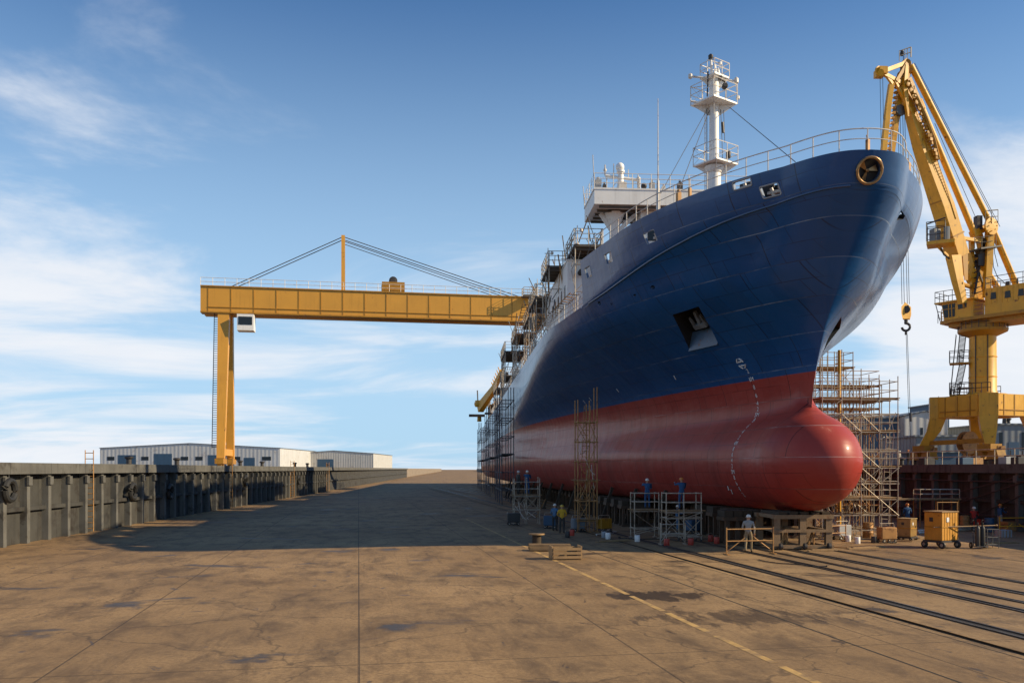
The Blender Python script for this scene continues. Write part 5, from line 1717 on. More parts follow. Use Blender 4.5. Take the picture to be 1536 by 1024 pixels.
mb.beam(Q(1458, 352, 0), Q(1487, 337, 0), .55, .6); mb.beam(Q(1436, 356, -.6), Q(1473, 362, -.3), .3, .28)
mb.beam(Q(1468, 352, .2), Q(1474, 380, .2), .5, .5); mb.beam(Q(1474, 380, .2), Q(1460, 452, .4), .5, .5)
mb.beam(Q(1457, 360, .5), Q(1459, 450, .6), .35, .35)
for s in (-1.25, .9): mb.lathe(Q(1488, 339, s), [(.25, -.02), (.78, 0), (.78, .16), (.62, .18), (.62, .24), (.3, .26)], 20, axis=-pn_)
for q in range(8): mb.lathe(Q(1488, 339, -1.45) + lat * (.45 * math.cos(q * .785)) + Vector((0, 0, .45 * math.sin(q * .785))), [(.05, 0), (.05, .14)], 6, axis=-pn_)
af = mb.build('a_frame', 'crane_yellow', crane)
mb = MB()
mb.beam(Q(1462, 375, -.5), Q(1494, 371, -.5), 1.4, .14); mb.path([Q(1473, 360, -.3), Q(1478, 366, -.3), Q(1476, 374, -.3), Q(1466, 378, -.3)], .28, 8)
mb.box(Q(1467, 335, 0), (.5, .6, 1.3)); mb.tube(Q(1470, 350, 0), Q(1467, 330, 0), .12, 6)
mb.box(Q(1470, 390, 0), (.8, .8, 1.2)); mb.tube(Q(1463, 395), Q(1476, 430), .12, 5); mb.tube(Q(1470, 395), Q(1462, 440), .1, 5)
for q in range(8): mb.tube(Q(1461, 385 + q * 8, 0), Q(1475, 380 + q * 8, 0), .05, 4)
mb.build('luffing_gear', 'dark_steel', af)
mb = MB(); rails(mb, [Q(1478, 336, -1.3), Q(1497, 334, -1.3), Q(1497, 334, 1.3), Q(1478, 336, 1.3)], (1.2, .6), .03, .8)
rails(mb, [Q(1462, 373, -1.1), Q(1494, 369, -1.1)], (1.0, .5), .03, .8, closed=False); mb.build('a_frame_rail', 'dark_steel', af)
# side platform with service cage on the boom
c_ = Q(1409, 366, -.6)
mb = MB(); mb.beam(c_ + lat * -1.0, c_ + lat * 1.25, 1.8, .3, side=los); mb.beam(c_ + lat * -.2 + Vector((0, 0, -.1)), Q(1426, 388, -.3), .18, .18); cage = mb.build('service_cage', 'crane_yellow', boom)
mb = MB()
rails(mb, [c_ + lat * a + los * b + Vector((0, 0, .15)) for a, b in ((-1.0, -.9), (.5, -.9), (.5, .9), (-1.0, .9))], (1.7, 1.1, .55), .035, .75)
mb.beam(c_ + lat * -1.05 + Vector((0, 0, 1.9)), c_ + lat * .5 + Vector((0, 0, 2.3)), .1, .1)
mb.build('cage_rail', 'dark_steel', cage)
mb = MB(); mb.box(c_ + lat * -.35 + Vector((0, 0, .75)), (.7, .6, 1.2), .3); mb.box(c_ + lat * .6 + Vector((0, 0, .8)), (.35, .4, 1.3)); mb.build('winch_box', 'slate_shed', cage)
mb = MB(); mb.path([Q(1411, 372, -.6), Q(1416, 382, -.6), Q(1424, 388, -.6)], .07, 5); mb.path([Q(1489, 380), Q(1490, 400), Q(1496, 415), Q(1508, 425)], .04, 4); mb.path([Q(1490, 345), Q(1492, 380), Q(1497, 400)], .035, 4); mb.build('loose_cable', 'black', crane)
# ropes
hk = (1358.5, 455)
mb = MB()
for a, b in ((1347, 1353), (1350, 1356.5), (1354, 1361), (1357, 1364)):
    mb.tube(Q(a, 168), Q(b, 456, 0), .032, 4, caps=False)
mb.lathe(Q(1352, 165, -.3), [(.1, 0), (.5, .02), (.5, .5), (.1, .52)], 14, axis=-pn_)
mb.build('hoist_rope', 'rope', crane)
mb = MB()
mb.tube(Q(1320, 112), Q(1323, 290), .03, 4); mb.tube(Q(1324, 112), Q(1327, 290), .03, 4)
mb.tube(Q(1370, 95, -.7), Q(1494, 334, -.7), .03, 4); mb.tube(Q(1372, 95, .3), Q(1500, 340, .3), .03, 4); mb.tube(Q(1402, 185), Q(1465, 330), .03, 4)
mb.build('pendant_rope', 'rope', crane)
# hook block hanging on the ropes
hb0 = Q(1359, 465)
hook = thing('hook_block', hb0, 'yellow hook block with dark hook hanging on the crane ropes beside the bow', 'hook block')
mb = MB()
mb.prism([Q(1352, 460, -.3), Q(1358, 453, -.3), Q(1366, 460, -.3), Q(1366, 471, -.3), Q(1364, 478, -.3), Q(1354, 478, -.3), Q(1352, 470, -.3)], los * .6)
mb.build('block_cheek', 'crane_yellow', hook)
mb = MB(); mb.lathe(Q(1359, 464, -.42), [(.12, 0), (.34, .03), (.34, .09), (.12, .1)], 16, axis=los); mb.box(Q(1362, 462, -.32), (.12, .06, .5)); mb.build('sheave', 'dark_steel', hook)
mb = MB()
mb.tube(Q(1359, 478), Q(1359, 485), .16, 8)
cc = Q(1359, 490.5); rr = .32
pts = [cc + lat * (rr * math.sin(a)) + Vector((0, 0, rr * math.cos(a))) for a in [rad(-10 + q * 20) for q in range(15)]]
pts = [Q(1359, 483)] + pts
mb.path(pts, .11, 8)
mb.tube(Q(1359, 496), Q(1359, 502), .12, 6)
mb.build('hook', 'dark_steel', hook)
mb = MB(); mb.tube(Q(1359.2, 500), Q(1363, 620, 0), .03, 4); mb.tube(Q(1361, 502), Q(1365.5, 622, 0), .03, 4); mb.tube(Q(1364, 620), Q(1367, 676), .03, 4); mb.tube(Q(1365.5, 619), Q(1366, 632), .12, 6)
tag(mb.build('sling_wire', 'rope'), 'long thin sling wires dangling beneath the crane hook', 'sling')

# ================================================================== GANTRY CRANE BEHIND THE SHIP (left)
ga = P(683, 703, 126); gdir = Vector((1, .11, 0)).normalized()
def GP(t, z, off=0): return Vector((ga.x, ga.y, 0)) + gdir * t + Vector((-gdir.y, gdir.x, 0)) * off + Vector((0, 0, z))
gz1 = zat(447.5, 126); gz0 = zat(482, 126)
gl, gr = -33.0, 36.5
gant = thing('gantry_crane', GP(gl + 2, QZ), 'orange yellow gantry crane girder spanning the dock behind the ship', 'crane')
mb = MB()
for off in (-1.6, 1.6): mb.beam(GP(gl - 2, (gz0 + gz1) / 2, off), GP(gr, (gz0 + gz1) / 2, off), 1.3, gz1 - gz0, side=Vector((-gdir.y, gdir.x, 0)))
mb.build('girder', 'gantry_orange', gant)
mb = MB(); mb.beam(GP(gl - 2, gz0 - .1, -1.6), GP(gr, gz0 - .1, -1.6), 1.7, .18, side=Vector((-gdir.y, gdir.x, 0))); mb.beam(GP(gl - 2, gz1 + .1, -1.6), GP(gr, gz1 + .1, -1.6), 1.6, .16, side=Vector((-gdir.y, gdir.x, 0))); mb.build('girder_flange', 'crane_dark', gant)
mb = MB()
for h in (1.1, .55): mb.tube(GP(gl - 2, gz1 + .15 + h, -2.2), GP(gr, gz1 + .15 + h, -2.2), .035, 4)
for q in range(46): 
    t = gl - 2 + q * (gr - gl + 2) / 45; mb.tube(GP(t, gz1 + .15, -2.2), GP(t, gz1 + 1.25, -2.2), .035, 4)
mb.build('girder_rail', 'white_rail', gant)
for t0 in (gl, gr - 2):
    for off in (-4.5, 4.5):
        mb = MB(); mb.beam(GP(t0 + 1, gz0 + .2, off * .35), GP(t0 + 1, QZ + 1.1, off), 1.5, 1.3, 1.0, .9, side=gdir); mb.build('leg', 'gantry_orange', gant)
        mb = MB(); mb.box(GP(t0 + 1, QZ + .75, off), (1.1, 3.2, .7), .11)
        for s in (-1, 1): mb.lathe(GP(t0 + .7, QZ + .42, off + s * 1.0), [(.35, 0), (.4, .05), (.4, .5), (.35, .55)], 12, axis=(1, .1, 0))
        mb.build('bogie', 'crane_dark', gant)
    mb = MB(); mb.beam(GP(t0 + 1, QZ + 2.0, -4.2), GP(t0 + 1, QZ + 2.0, 4.2), .8, .9, side=gdir); mb.build('sill_beam', 'gantry_orange', gant)
mb = MB()
for off in (-.8, .8):
    mb.tube(GP(gl + 17, gz1 + 8.0, off), GP(11, gz1 - .1, off), .06, 4); mb.tube(GP(gl + 17, gz1 + 8.0, off), GP(gl + 1, gz1, off), .06, 4)
    mb.tube(GP(gl + 17, gz1 + 7.4, off), GP(11, gz1 - .9, off), .05, 4)
mb.build('stay_rope', 'rope', gant)
mb = MB()
for off in (-1.4, 1.4): mb.beam(GP(gl + 17, gz1 - .2, off), GP(gl + 17, gz1 + 8.2, off * .45), .5, .5, side=gdir)
mb.beam(GP(gl + 17, gz1 + 4, -1.2), GP(gl + 17, gz1 + 4, 1.2), .3, .3); mb.build('pylon', 'gantry_orange', gant)
mb = MB(); mb.box(GP(10.7, gz1 + .0, -3.2), (2.6, 1.6, .25), .1); tp = mb.build('service_platform', 'dark_deck', gant)
mb = MB(); rails(mb, [GP(9.4, gz1 + .1, -4), GP(12, gz1 + .1, -4), GP(12, gz1 + .1, -2.4), GP(9.4, gz1 + .1, -2.4)], (1.1, .7, .35), .04, .8); mb.build('service_rail', 'galv', tp)

mb = MB()
for q in range(24):
    t = gl - 1 + q * 3.0
    if t > gr: break
    mb.beam(GP(t, gz0 + .05, -2.27), GP(t, gz1 - .05, -2.27), .12, .05, side=gdir)
mb.tube(GP(gl - 1, gz0 + .6, -2.3), GP(gr, gz0 + .6, -2.3), .06, 5)
mb.build('girder_stiffener', 'crane_dark', gant)
mb = MB(); ladder(mb, GP(gl + .1, QZ + 2.5, -3.9), GP(gl + .1, gz0, -1.9), .7, 60, .05); mb.build('leg_ladder', 'dark_steel', gant)
mb = MB(); mb.box(GP(gl + 24, gz1 + .95, 0), (3.2, 3.4, 1.5), .11); tr = mb.build('trolley', 'crane_dark', gant)
mb = MB(); mb.lathe(GP(gl + 24, gz1 + 2.0, -1.2), [(.3, 0), (.6, .05), (.6, 2.3), (.3, 2.4)], 14, axis=(-.11, 1, 0)); mb.build('winch_drum', 'dark_steel', tr)
mb = MB(); mb.box(GP(gl + 4, gz0 - 1.5, -2.3), (2.2, 2.0, 2.2), .11); gc = mb.build('driver_cabin', 'white_paint', gant)
mb = MB(); mb.box(GP(gl + 4, gz0 - 1.3, -3.32), (1.8, .06, 1.1), .11); mb.build('cabin_window', 'window', gc)
# ================================================================== SHEDS ACROSS THE YARD
def shed(name, px0, px1, D, depth, pyeave, label, mat, ridge=0.0, gable=True, doors=(), winds=(), band=None, zg=QZ):
    a, b = P(px0, 703, D), P(px1, 703, D)
    a.z = b.z = zg
    d = (b - a); W = d.length; d.normalize(); n = Vector((-d.y, d.x, 0))
    ze = zat(pyeave, D)
    t = thing(name, (a + b) / 2, label, 'building')
    H = ze - zg
    def W3(u, v, h): return a + d * u + n * v + Vector((0, 0, h))
    mb = MB()
    prof = [W3(0, 0, 0), W3(W, 0, 0), W3(W, 0, H)] + ([W3(W / 2, 0, H + ridge)] if ridge else []) + [W3(0, 0, H)]
    mb.prism(prof, n * depth)
    mb.build('wall', mat, t)
    mb = MB()
    if ridge:
        for s in (0, 1):
            e0 = W3(-.3 if not s else W + .3, -.25, H - ridge * .6 / W * 0 + .02); r0 = W3(W / 2, -.25, H + ridge + .06)
            mb.prism([e0, r0, r0 + Vector((0, 0, .16)), e0 + Vector((0, 0, .16))], n * (depth + .5))
    else:
        mb.prism([W3(-.25, -.25, H + .004), W3(W + .25, -.25, H + .004), W3(W + .25, depth + .25, H + .004), W3(-.25, depth + .25, H + .004)], (0, 0, .22))
    mb.build('roof', 'slate_shed', t)
    for (u0, u1, h0, h1) in doors:
        mb = MB(); mb.prism([W3(W * u0, -.05, h0), W3(W * u1, -.05, h0), W3(W * u1, -.05, h1), W3(W * u0, -.05, h1)], n * .045); mb.build('door', 'blue_shed', t)
    for (u0, u1, h0, h1) in winds:
        mb = MB(); mb.prism([W3(W * u0, -.06, h0), W3(W * u1, -.06, h0), W3(W * u1, -.06, h1), W3(W * u0, -.06, h1)], n * .055); w_ = mb.build('window', 'window', t)
    return t, W3, W, H
shed('workshop', 1357, 1422, 132, 26, 624, 'pale grey corrugated workshop with a low gable roof beside the crane', 'grey_shed', ridge=.7, doors=((.08, .3, 0, 3.4),), winds=((.36, .42, 3.4, 6.0),))
shed('workshop', 1290, 1356.5, 134, 26, 627, 'dark blue workshop standing left of the pale grey gabled one', 'navy_shed', winds=((.72, .95, 1.8, 2.8),), doors=((.3, .5, 0, 3.0),))
shed('workshop', 1374, 1440, 104, 10, 655, 'low grey annex shed in front of the gabled workshop', 'slate_shed', doors=((.42, .62, .2, 1.9), (.66, .98, .2, 1.9)), winds=((.1, .16, 1.2, 2.4), (.22, .26, 1.2, 2.4)))
shed('control_block', 1398, 1424, 160, 9, 607, 'small blue control block rising behind the gabled workshop', 'blue_shed', winds=((.3, .42, 9.2, 11), (.55, .67, 9.2, 11)))
shed('workshop', 1488, 1600, 125, 24, 637, 'slate grey workshop on the far right behind the crane legs', 'slate_shed', doors=((.22, .36, 0, 3.6), (.5, .7, 0, 4.0)), winds=((.1, .14, 2.5, 5.0), (.40, .44, 2.5, 5.0)))
shed('store_shed', 1386, 1442, 96, 6, 690.5 - 12, 'low bright blue store shed between the crane legs', 'blue_shed', doors=((.2, .45, 0, 1.5),))
shed('fabrication_hall', 150, 420, 330, 60, 672, 'long pale fabrication hall far away on the left side of the yard', 'pale_shed', ridge=1.8, doors=((.1, .2, 0, 5), (.3, .4, 0, 5.5), (.6, .7, 0, 5), (.8, .86, 0, 4)), winds=((.04, .08, 3, 4.4), (.23, .27, 3, 4.4), (.45, .49, 3, 4.4), (.53, .57, 3, 4.4), (.74, .78, 3, 4.4), (.9, .95, 3, 4.4)))
shed('fabrication_hall', 440, 560, 380, 60, 680, 'smaller grey hall far away on the left near the gantry crane', 'grey_shed', ridge=1.2, doors=((.3, .5, 0, 4),))
# antennas / chimneys above the sheds
def pole_thing(name, px, py0, py1, D, r, label, cat, mat='dark_steel', cap=True):
    a, b = P(px, py0, D), P(px, py1, D)
    mb = MB(); mb.tube(a, b, r, 8, r * .8)
    mb.lathe(a, [(r * 2.2, 0), (r * 2.2, .12), (r, .14)], 8)
    if cap: mb.lathe(b, [(r * .8, -.15), (r * 1.5, 0), (r * 1.5, .1), (r * .3, .3)], 8)
    return tag(mb.build(name, mat), label, cat)
pole_thing('antenna', 1408, 606, 594, 160, .06, 'thin antenna on the blue control block roof', 'antenna', cap=False)
pole_thing('chimney', 1507, 637, 626, 126, .35, 'short chimney on the slate workshop roof, nearer the crane', 'chimney')
pole_thing('chimney', 1513, 637, 629, 126, .25, 'shorter thin chimney on the slate workshop roof, farther right', 'chimney')
pole_thing('antenna', 1347, 627, 617, 134, .06, 'thin antenna on the dark blue workshop roof', 'antenna', cap=False)
# ================================================================== PEOPLE
def nearest_seg(p, a, b):
    ab = b - a; t = max(0, min(1, (p - a).dot(ab) / max(ab.length_squared, 1e-9)))
    return (p - (a + ab * t)).length
def person(loc, rz, label, top='blue_cloth', legs='blue_cloth', helmet='helmet_white', pose='stand', H=1.75, group=None):
    t = thing('person', loc, label, 'person', group)
    k_ = H / 1.75
    J = {'pel': (0, 0, .95), 'sp': (0, .01, 1.15), 'ch': (0, .02, 1.36), 'nk': (0, .0, 1.50), 'hd': (0, -.03, 1.60), 'tp': (0, -.02, 1.69)}
    arms = {'stand': ((.20, .02, 1.42), (.27, .03, 1.14), (.25, -.09, .90)),
            'work': ((.20, .0, 1.42), (.26, -.14, 1.18), (.17, -.38, 1.24)),
            'hold': ((.20, .0, 1.42), (.27, .02, 1.15), (.13, -.24, 1.02)),
            'reach': ((.20, -.03, 1.44), (.27, -.26, 1.36), (.19, -.50, 1.48))}
    lg = {'stand': (((.10, .0, .92), (.115, -.02, .50), (.12, .02, .09), (.135, -.17, .04)),) * 2,
          'walk': (((.10, 0, .92), (.11, -.14, .52), (.11, -.20, .10), (.12, -.39, .05)), ((.10, 0, .92), (.11, .03, .50), (.11, .24, .13), (.12, .09, .045))),
          'sit': (((.10, 0, .92), (.12, -.40, .90), (.12, -.42, .48), (.12, -.60, .44)),) * 2}
    arm_k = {'stand': ('stand', 'hold'), 'work': ('work', 'reach'), 'walk': ('stand', 'hold'), 'hold': ('hold', 'hold'), 'sit': ('hold', 'hold')}[pose]
    leg_k = {'walk': 'walk', 'sit': 'sit'}.get(pose, 'stand')
    V = []; E = []; Rr = []; M_ = []
    def v(p, r): V.append(Vector(p) * k_); Rr.append(r * k_); return len(V) - 1
    def e(a, b, m): E.append((a, b)); M_.append(m)
    pel = v(J['pel'], (.155, .115)) if False else v(J['pel'], .135); sp = v(J['sp'], .125); ch = v(J['ch'], .145); nk = v(J['nk'], .058); hd = v(J['hd'], .088); tp = v(J['tp'], .078)
    e(pel, sp, 1); e(sp, ch, 1); e(ch, nk, 1); e(nk, hd, 0); e(hd, tp, 0)
    hands = []
    for s, kk in ((-1, arm_k[0]), (1, arm_k[1])):
        a = arms[kk]
        sh = v((a[0][0] * s, a[0][1], a[0][2]), .072); el = v((a[1][0] * s, a[1][1], a[1][2]), .050); wr = v((a[2][0] * s, a[2][1], a[2][2]), .034)
        d = (Vector(a[2]) - Vector(a[1])).normalized(); d = Vector((d.x * s, d.y, d.z))
        pm = v(V[wr] / k_ + d * .075, .036)
        e(ch, sh, 1); e(sh, el, 1); e(el, wr, 1); e(wr, pm, 0)
        hands.append((V[wr].copy(), V[pm].copy(), d.copy(), s))
    for s, lp in ((-1, lg[leg_k][0]), (1, lg[leg_k][1])):
        hp_ = v((lp[0][0] * s, lp[0][1], lp[0][2]), .098); kn = v((lp[1][0] * s, lp[1][1], lp[1][2]), .066); an_ = v((lp[2][0] * s, lp[2][1], lp[2][2]), .048); to = v((lp[3][0] * s, lp[3][1], lp[3][2]), .042)
        e(pel, hp_, 2); e(hp_, kn, 2); e(kn, an_, 2); e(an_, to, 3)
    me = bpy.data.meshes.new('body'); me.from_pydata(V, E, [])
    o = bpy.data.objects.new('body', me); COL.objects.link(o)
    sk = o.modifiers.new('skin', 'SKIN'); sk.use_smooth_shade = True
    for i, sv_ in enumerate(me.skin_vertices[0].data):
        sv_.radius = (Rr[i], Rr[i]); sv_.use_root = (i == 0)
    sb_ = o.modifiers.new('sub', 'SUBSURF'); sb_.levels = 1; sb_.render_levels = 1
    C.view_layer.update()
    dg = C.evaluated_depsgraph_get()
    m2 = bpy.data.meshes.new_from_object(o.evaluated_get(dg))
    o.modifiers.clear(); o.data = m2; bpy.data.meshes.remove(me); m2.name = 'body'
    m2.materials.clear()
    for n_ in ('skin', top, legs, 'boot'): m2.materials.append(MAT[n_])
    for p in m2.polygons:
        c = p.center; best = min(range(len(E)), key=lambda i: nearest_seg(c, V[E[i][0]], V[E[i][1]]))
        p.material_index = M_[best]; p.use_smooth = True
    # fingers, nose, ears merged into the same mesh
    mb = MB()
    for wr, pm, d, s in hands:
        side = d.cross(Vector((0, 0, 1)));
        if side.length < .2: side = Vector((1, 0, 0))
        side.normalize(); up = side.cross(d)
        tipc = pm + d * .012
        for q, ln in enumerate((.068, .080, .075, .058)):
            b = tipc + side * ((q - 1.5) * .019)
            m_ = b + d * (ln * .55) - up * .008; f_ = m_ + d * (ln * .35) - up * .03
            mb.path([b, m_, f_], .0092, 5)
        b = wr + d * .03 + side * (-.036 * s); mb.path([b, b + d * .035 - side * (.022 * s), b + d * .065 - side * (.020 * s) - up * .015], .0105, 5)
    hdv = V[hd]
    mb.add([hdv + Vector(p) * k_ for p in ((-.014, -.088, -.012), (.014, -.088, -.012), (0, -.115, -.012), (0, -.086, .035))], [(0, 1, 2), (0, 2, 3), (1, 3, 2)], 0)
    for s in (-1, 1):
        mb.add([hdv + Vector((s * .086, y, z)) * k_ for y, z in ((-.01, -.03), (.018, -.02), (.022, .025), (-.005, .03))] + [hdv + Vector((s * .100, y, z)) * k_ for y, z in ((0, -.02), (.024, -.01), (.028, .022), (.005, .024))],
               [(0, 1, 5, 4), (1, 2, 6, 5), (2, 3, 7, 6), (3, 0, 4, 7), (4, 5, 6, 7)], 0)
        mb.add([hdv + Vector((s * .034 + x, -.0885, .012 + z)) * k_ for x, z in ((-.014, 0), (0, -.006), (.014, 0), (0, .007))], [(0, 1, 2, 3)], 3)
    mb.add([hdv + Vector((x, -.0835, z)) * k_ for x, z in ((-.028, -.042), (.028, -.042), (.022, -.050), (-.022, -.050))], [(0, 1, 2, 3)], 0)
    bm = bmesh.new(); bm.from_mesh(m2)
    nv = [bm.verts.new(p) for p in mb.v]
    for f, mi in zip(mb.f, mb.mi):
        ff = bm.faces.new([nv[i] for i in f]); ff.material_index = mi; ff.smooth = True
    bm.to_mesh(m2); bm.free()
    o.parent = t
    W0 = Vector(loc)
    # helmet or hair
    mb = MB()
    c = W0 + (hdv + V[tp]) / 2
    if helmet:
        mb.lathe(c, [(.135, .012), (.138, .022), (.108, .028), (.106, .07), (.085, .115), (.045, .14), (.006, .147)], 16)
        mb.build('helmet', helmet, t)
    else:
        mb.lathe(c + Vector((0, .012, 0)), [(.092, -.02), (.098, .03), (.088, .075), (.05, .105), (.004, .112)], 14)
        mb.build('hair', 'hair', t)
    t.rotation_euler = (0, 0, rz)
    return t
def on(p, z): return Vector((p.x, p.y, z))
person(TA + Vector((.18, .12, 1.69)), rad(176), 'worker in blue overalls and pale helmet standing on the small scaffold tower', pose='work', H=1.72)
person(TB + Vector((.05, .15, 1.76)), rad(188), 'worker in blue overalls and orange helmet standing on the wider scaffold tower', pose='work', helmet='helmet_orange', H=1.74)
person(TC + Vector((.1, .1, 2.14)), rad(170), 'worker in blue on the low shaded scaffold tower before the far red hull', pose='work', H=1.72, helmet='helmet_white')
person(TC + Vector((-.55, .3, 2.14)), rad(120), 'dark clothed worker on the left of the low shaded scaffold tower', top='dark_cloth', legs='dark_cloth', helmet='helmet_white', pose='stand', H=1.7)
person(gpt(843, 800), rad(172), 'worker seen from behind in a yellow jacket and dark trousers by the tall scaffold', top='yellow_cloth', legs='dark_cloth', helmet='helmet_yellow', pose='hold', H=1.76)
person(gpt(832, 796), rad(150), 'worker in faded blue standing left of the yellow jacket worker', top='pale_blue_cloth', legs='dark_cloth', helmet='helmet_white', pose='stand', H=1.72)
person(gpt(1120, 828) - Vector((0, .25, 0)), rad(155), 'worker in a grey shirt and khaki trousers walking past the tube barrier', top='grey_cloth', legs='khaki_cloth', helmet='helmet_white', pose='walk', H=1.80)
person(gpt(1016, 797), rad(80), 'worker in faded blue working under the wider scaffold tower', top='pale_blue_cloth', legs='pale_blue_cloth', helmet='helmet_white', pose='work', H=1.68)
pB = G(1361, 794); pB.z = 0
person(pB, rad(175), 'worker in blue with orange helmet behind the olive cabinet', helmet='helmet_orange', pose='hold', H=1.72)
pC = gpt(1461, 797)
person(pC, rad(140), 'worker in a red jacket behind the hand truck by the dock wall', top='red_cloth', legs='dark_cloth', helmet='helmet_white', pose='work', H=1.55)
pD = gpt(1500, 795)
person(pD, rad(100), 'worker in a blue jacket and orange helmet by the dock wall on the right', top='blue_cloth', legs='grey_cloth', helmet='helmet_orange', pose='work', H=1.70)
for i, (px, D, lab, cl) in enumerate(((1349, 96, 'distant worker in a pale shirt on the quay edge, left of the crane', 'grey_cloth'), (1362, 92, 'distant worker in an orange helmet and dark coat on the quay left of the crane', 'dark_cloth'),
                                      (1381, 88, 'distant worker in a red jacket on the quay just left of the crane leg', 'red_cloth'))):
    a = xat(px, D); a.x = max(a.x, QX + 1.6); a.z = QZ
    person(a, rad(30 + 60 * i), lab, top=cl, legs='dark_cloth', helmet=['helmet_white', 'helmet_orange', 'helmet_yellow'][i], pose='stand', H=1.72)

# ================================================================== CABINETS, TRUCK, CLUTTER
def wheel_at(c, r, w, t, axis=(1, 0, 0), mat='black'):
    mb = MB(); mb.lathe(Vector(c) - Vector(axis) * w / 2, [(r * .75, 0), (r, .02), (r, w - .02), (r * .75, w)], 14, axis=axis)
    o = mb.build('wheel', mat, t)
    mb = MB(); mb.lathe(Vector(c) - Vector(axis) * (w / 2 + .01), [(r * .2, 0), (r * .45, .01), (r * .45, w + .01), (r * .2, w + .02)], 10, axis=axis); mb.build('rim', 'galv', o)
def cabinet(o, rz, W, Dp, H, z0, label, mat, wheels=True, name='tool_cabinet'):
    t = thing(name, o, label, 'cabinet'); O = Vector(o)
    mb = MB(); mb.bb(O + Vector((-W / 2, -Dp / 2, z0)), O + Vector((W / 2, Dp / 2, z0 + H))); mb.build('body', mat, t, bevel=.02)
    mb = MB(); mb.bb(O + Vector((-W / 2 - .04, -Dp / 2 - .04, z0 + H + .003)), O + Vector((W / 2 + .04, Dp / 2 + .04, z0 + H + .05))); mb.build('lid', 'plank' if mat == 'crate_yellow' else mat, t)
    mb = MB()
    n_ = 6
    for q in range(n_ + 1):
        x = -W / 2 + W * q / n_
        mb.bb(O + Vector((x - .012, -Dp / 2 - .014, z0 + .03)), O + Vector((x + .012, -Dp / 2 - .002, z0 + H - .03)))
    mb.bb(O + Vector((-W / 2 - .02, -Dp / 2 - .022, z0 + H * .46)), O + Vector((W / 2 + .02, -Dp / 2 - .015, z0 + H * .46 + .05)))
    mb.bb(O + Vector((-W / 2 - .022, -Dp / 2, z0 + H * .46)), O + Vector((-W / 2 - .002, Dp / 2, z0 + H * .46 + .05)))
    mb.build('batten', 'crane_dark', t)
    mb = MB(); mb.box(O + Vector((-W * .15, -Dp / 2 - .018, z0 + H * .74)), (W * .15, .02, H * .16)); mb.build('label_plate', 'white_cloud', t)
    mb = MB(); mb.box(O + Vector((-W / 2 - .012, Dp * .1, z0 + H * .74)), (.02, Dp * .2, H * .15)); mb.build('vent_plate', 'dark_steel', t)
    mb = MB(); mb.tube(O + Vector((W * .28, -Dp / 2 - .03, z0 + H * .5)), O + Vector((W * .28, -Dp / 2 - .03, z0 + H * .62)), .02, 6); mb.build('handle', 'dark_steel', t)
    mb = MB(); mb.bb(O + Vector((-W / 2 - .06, -Dp / 2 - .04, z0 - .10)), O + Vector((W / 2 + .06, Dp / 2 + .04, z0 - .004))); mb.build('chassis', 'dark_steel', t)
    if wheels:
        for x in (-W / 2 + .02, W / 2 - .02):
            for y in (-Dp / 2, Dp / 2): wheel_at(O + Vector((x, y, z0 * .45)), z0 * .45, .12, t)
    t.rotation_euler = (0, 0, rz)
    return t
a = gpt(1418, 822); a += Vector((0, .4, 0))
cabinet(a, rad(24), 1.22, 1.0, 1.42, .40, 'large yellow tool cabinet on wheels standing on the open dock floor', 'crate_yellow')
a2_ = gpt(1366, 810); a2_ += Vector((0, .4, 0))
cabinet(a2_, rad(40), .82, .72, .98, .20, 'small olive cabinet on castors between the scaffold and the yellow cabinet', 'crate_olive')
# hand truck with gas bottles
o_ = gpt(1468, 822); ht = thing('hand_truck', o_, 'hand truck with dark gas bottles parked right of the yellow cabinet', 'hand truck')
mb = MB()
for s in (-.25, .25): mb.path([o_ + Vector((s, 0, .12)), o_ + Vector((s, .1, .8)), o_ + Vector((s, .2, 1.3)), o_ + Vector((s, .05, 1.42))], .025, 6)
for z in (.3, .7, 1.1): mb.tube(o_ + Vector((-.25, .03 + z * .12, z)), o_ + Vector((.25, .03 + z * .12, z)), .02, 5)
mb.box(o_ + Vector((0, -.18, .12)), (.6, .4, .03)); mb.build('frame', 'dark_tube', ht)
for s in (-.13, .13):
    mb = MB(); mb.lathe(o_ + Vector((s, -.12, .14)), [(.10, 0), (.115, .04), (.115, .85), (.08, .96), (.03, 1.0), (.03, 1.08), (.045, 1.09), (.045, 1.16), (.01, 1.18)], 12); mb.build('gas_bottle', 'dark_steel' if s < 0 else 'black', ht)
for s in (-.34, .34): wheel_at(o_ + Vector((s, .1, .16)), .16, .07, ht)
o2 = o_ + Vector((.75, .25, 0)); 
sr = thing('steel_rack', o2, 'open black tube rack standing beside the hand truck', 'rack')
mb = MB()
for x in (-.3, .3):
    for y in (-.25, .25): mb.tube(o2 + Vector((x, y, 0.01)), o2 + Vector((x, y, .95)), .022, 5)
for z in (.18, .55, .95): mb.path([o2 + Vector((x, y, z)) for x, y in ((-.3, -.25), (.3, -.25), (.3, .25), (-.3, .25))], .02, 5, closed=True)
mb.build('frame', 'dark_tube', sr)
mb = MB()
for q in range(5): mb.bb(o2 + Vector((-.28 + q * .115, -.24, .19)), o2 + Vector((-.19 + q * .115, .24, .21)))
mb.build('shelf', 'dark_deck', sr)
# tow pole from the cabinet
mb = MB(); p_ = a + Vector((.55, -.35, 1.08)); mb.tube(p_ + Vector((-1.3, -.28, 0)), p_ + Vector((2.3, .2, .05)), .03, 6); mb.lathe(p_ + Vector((2.3, .2, .05)), [(.05, -.04), (.05, .04)], 8, axis=(1, .1, 0)); tag(mb.build('timber_pole', 'plank'), 'pale pole lying across the front of the yellow cabinet', 'pole')
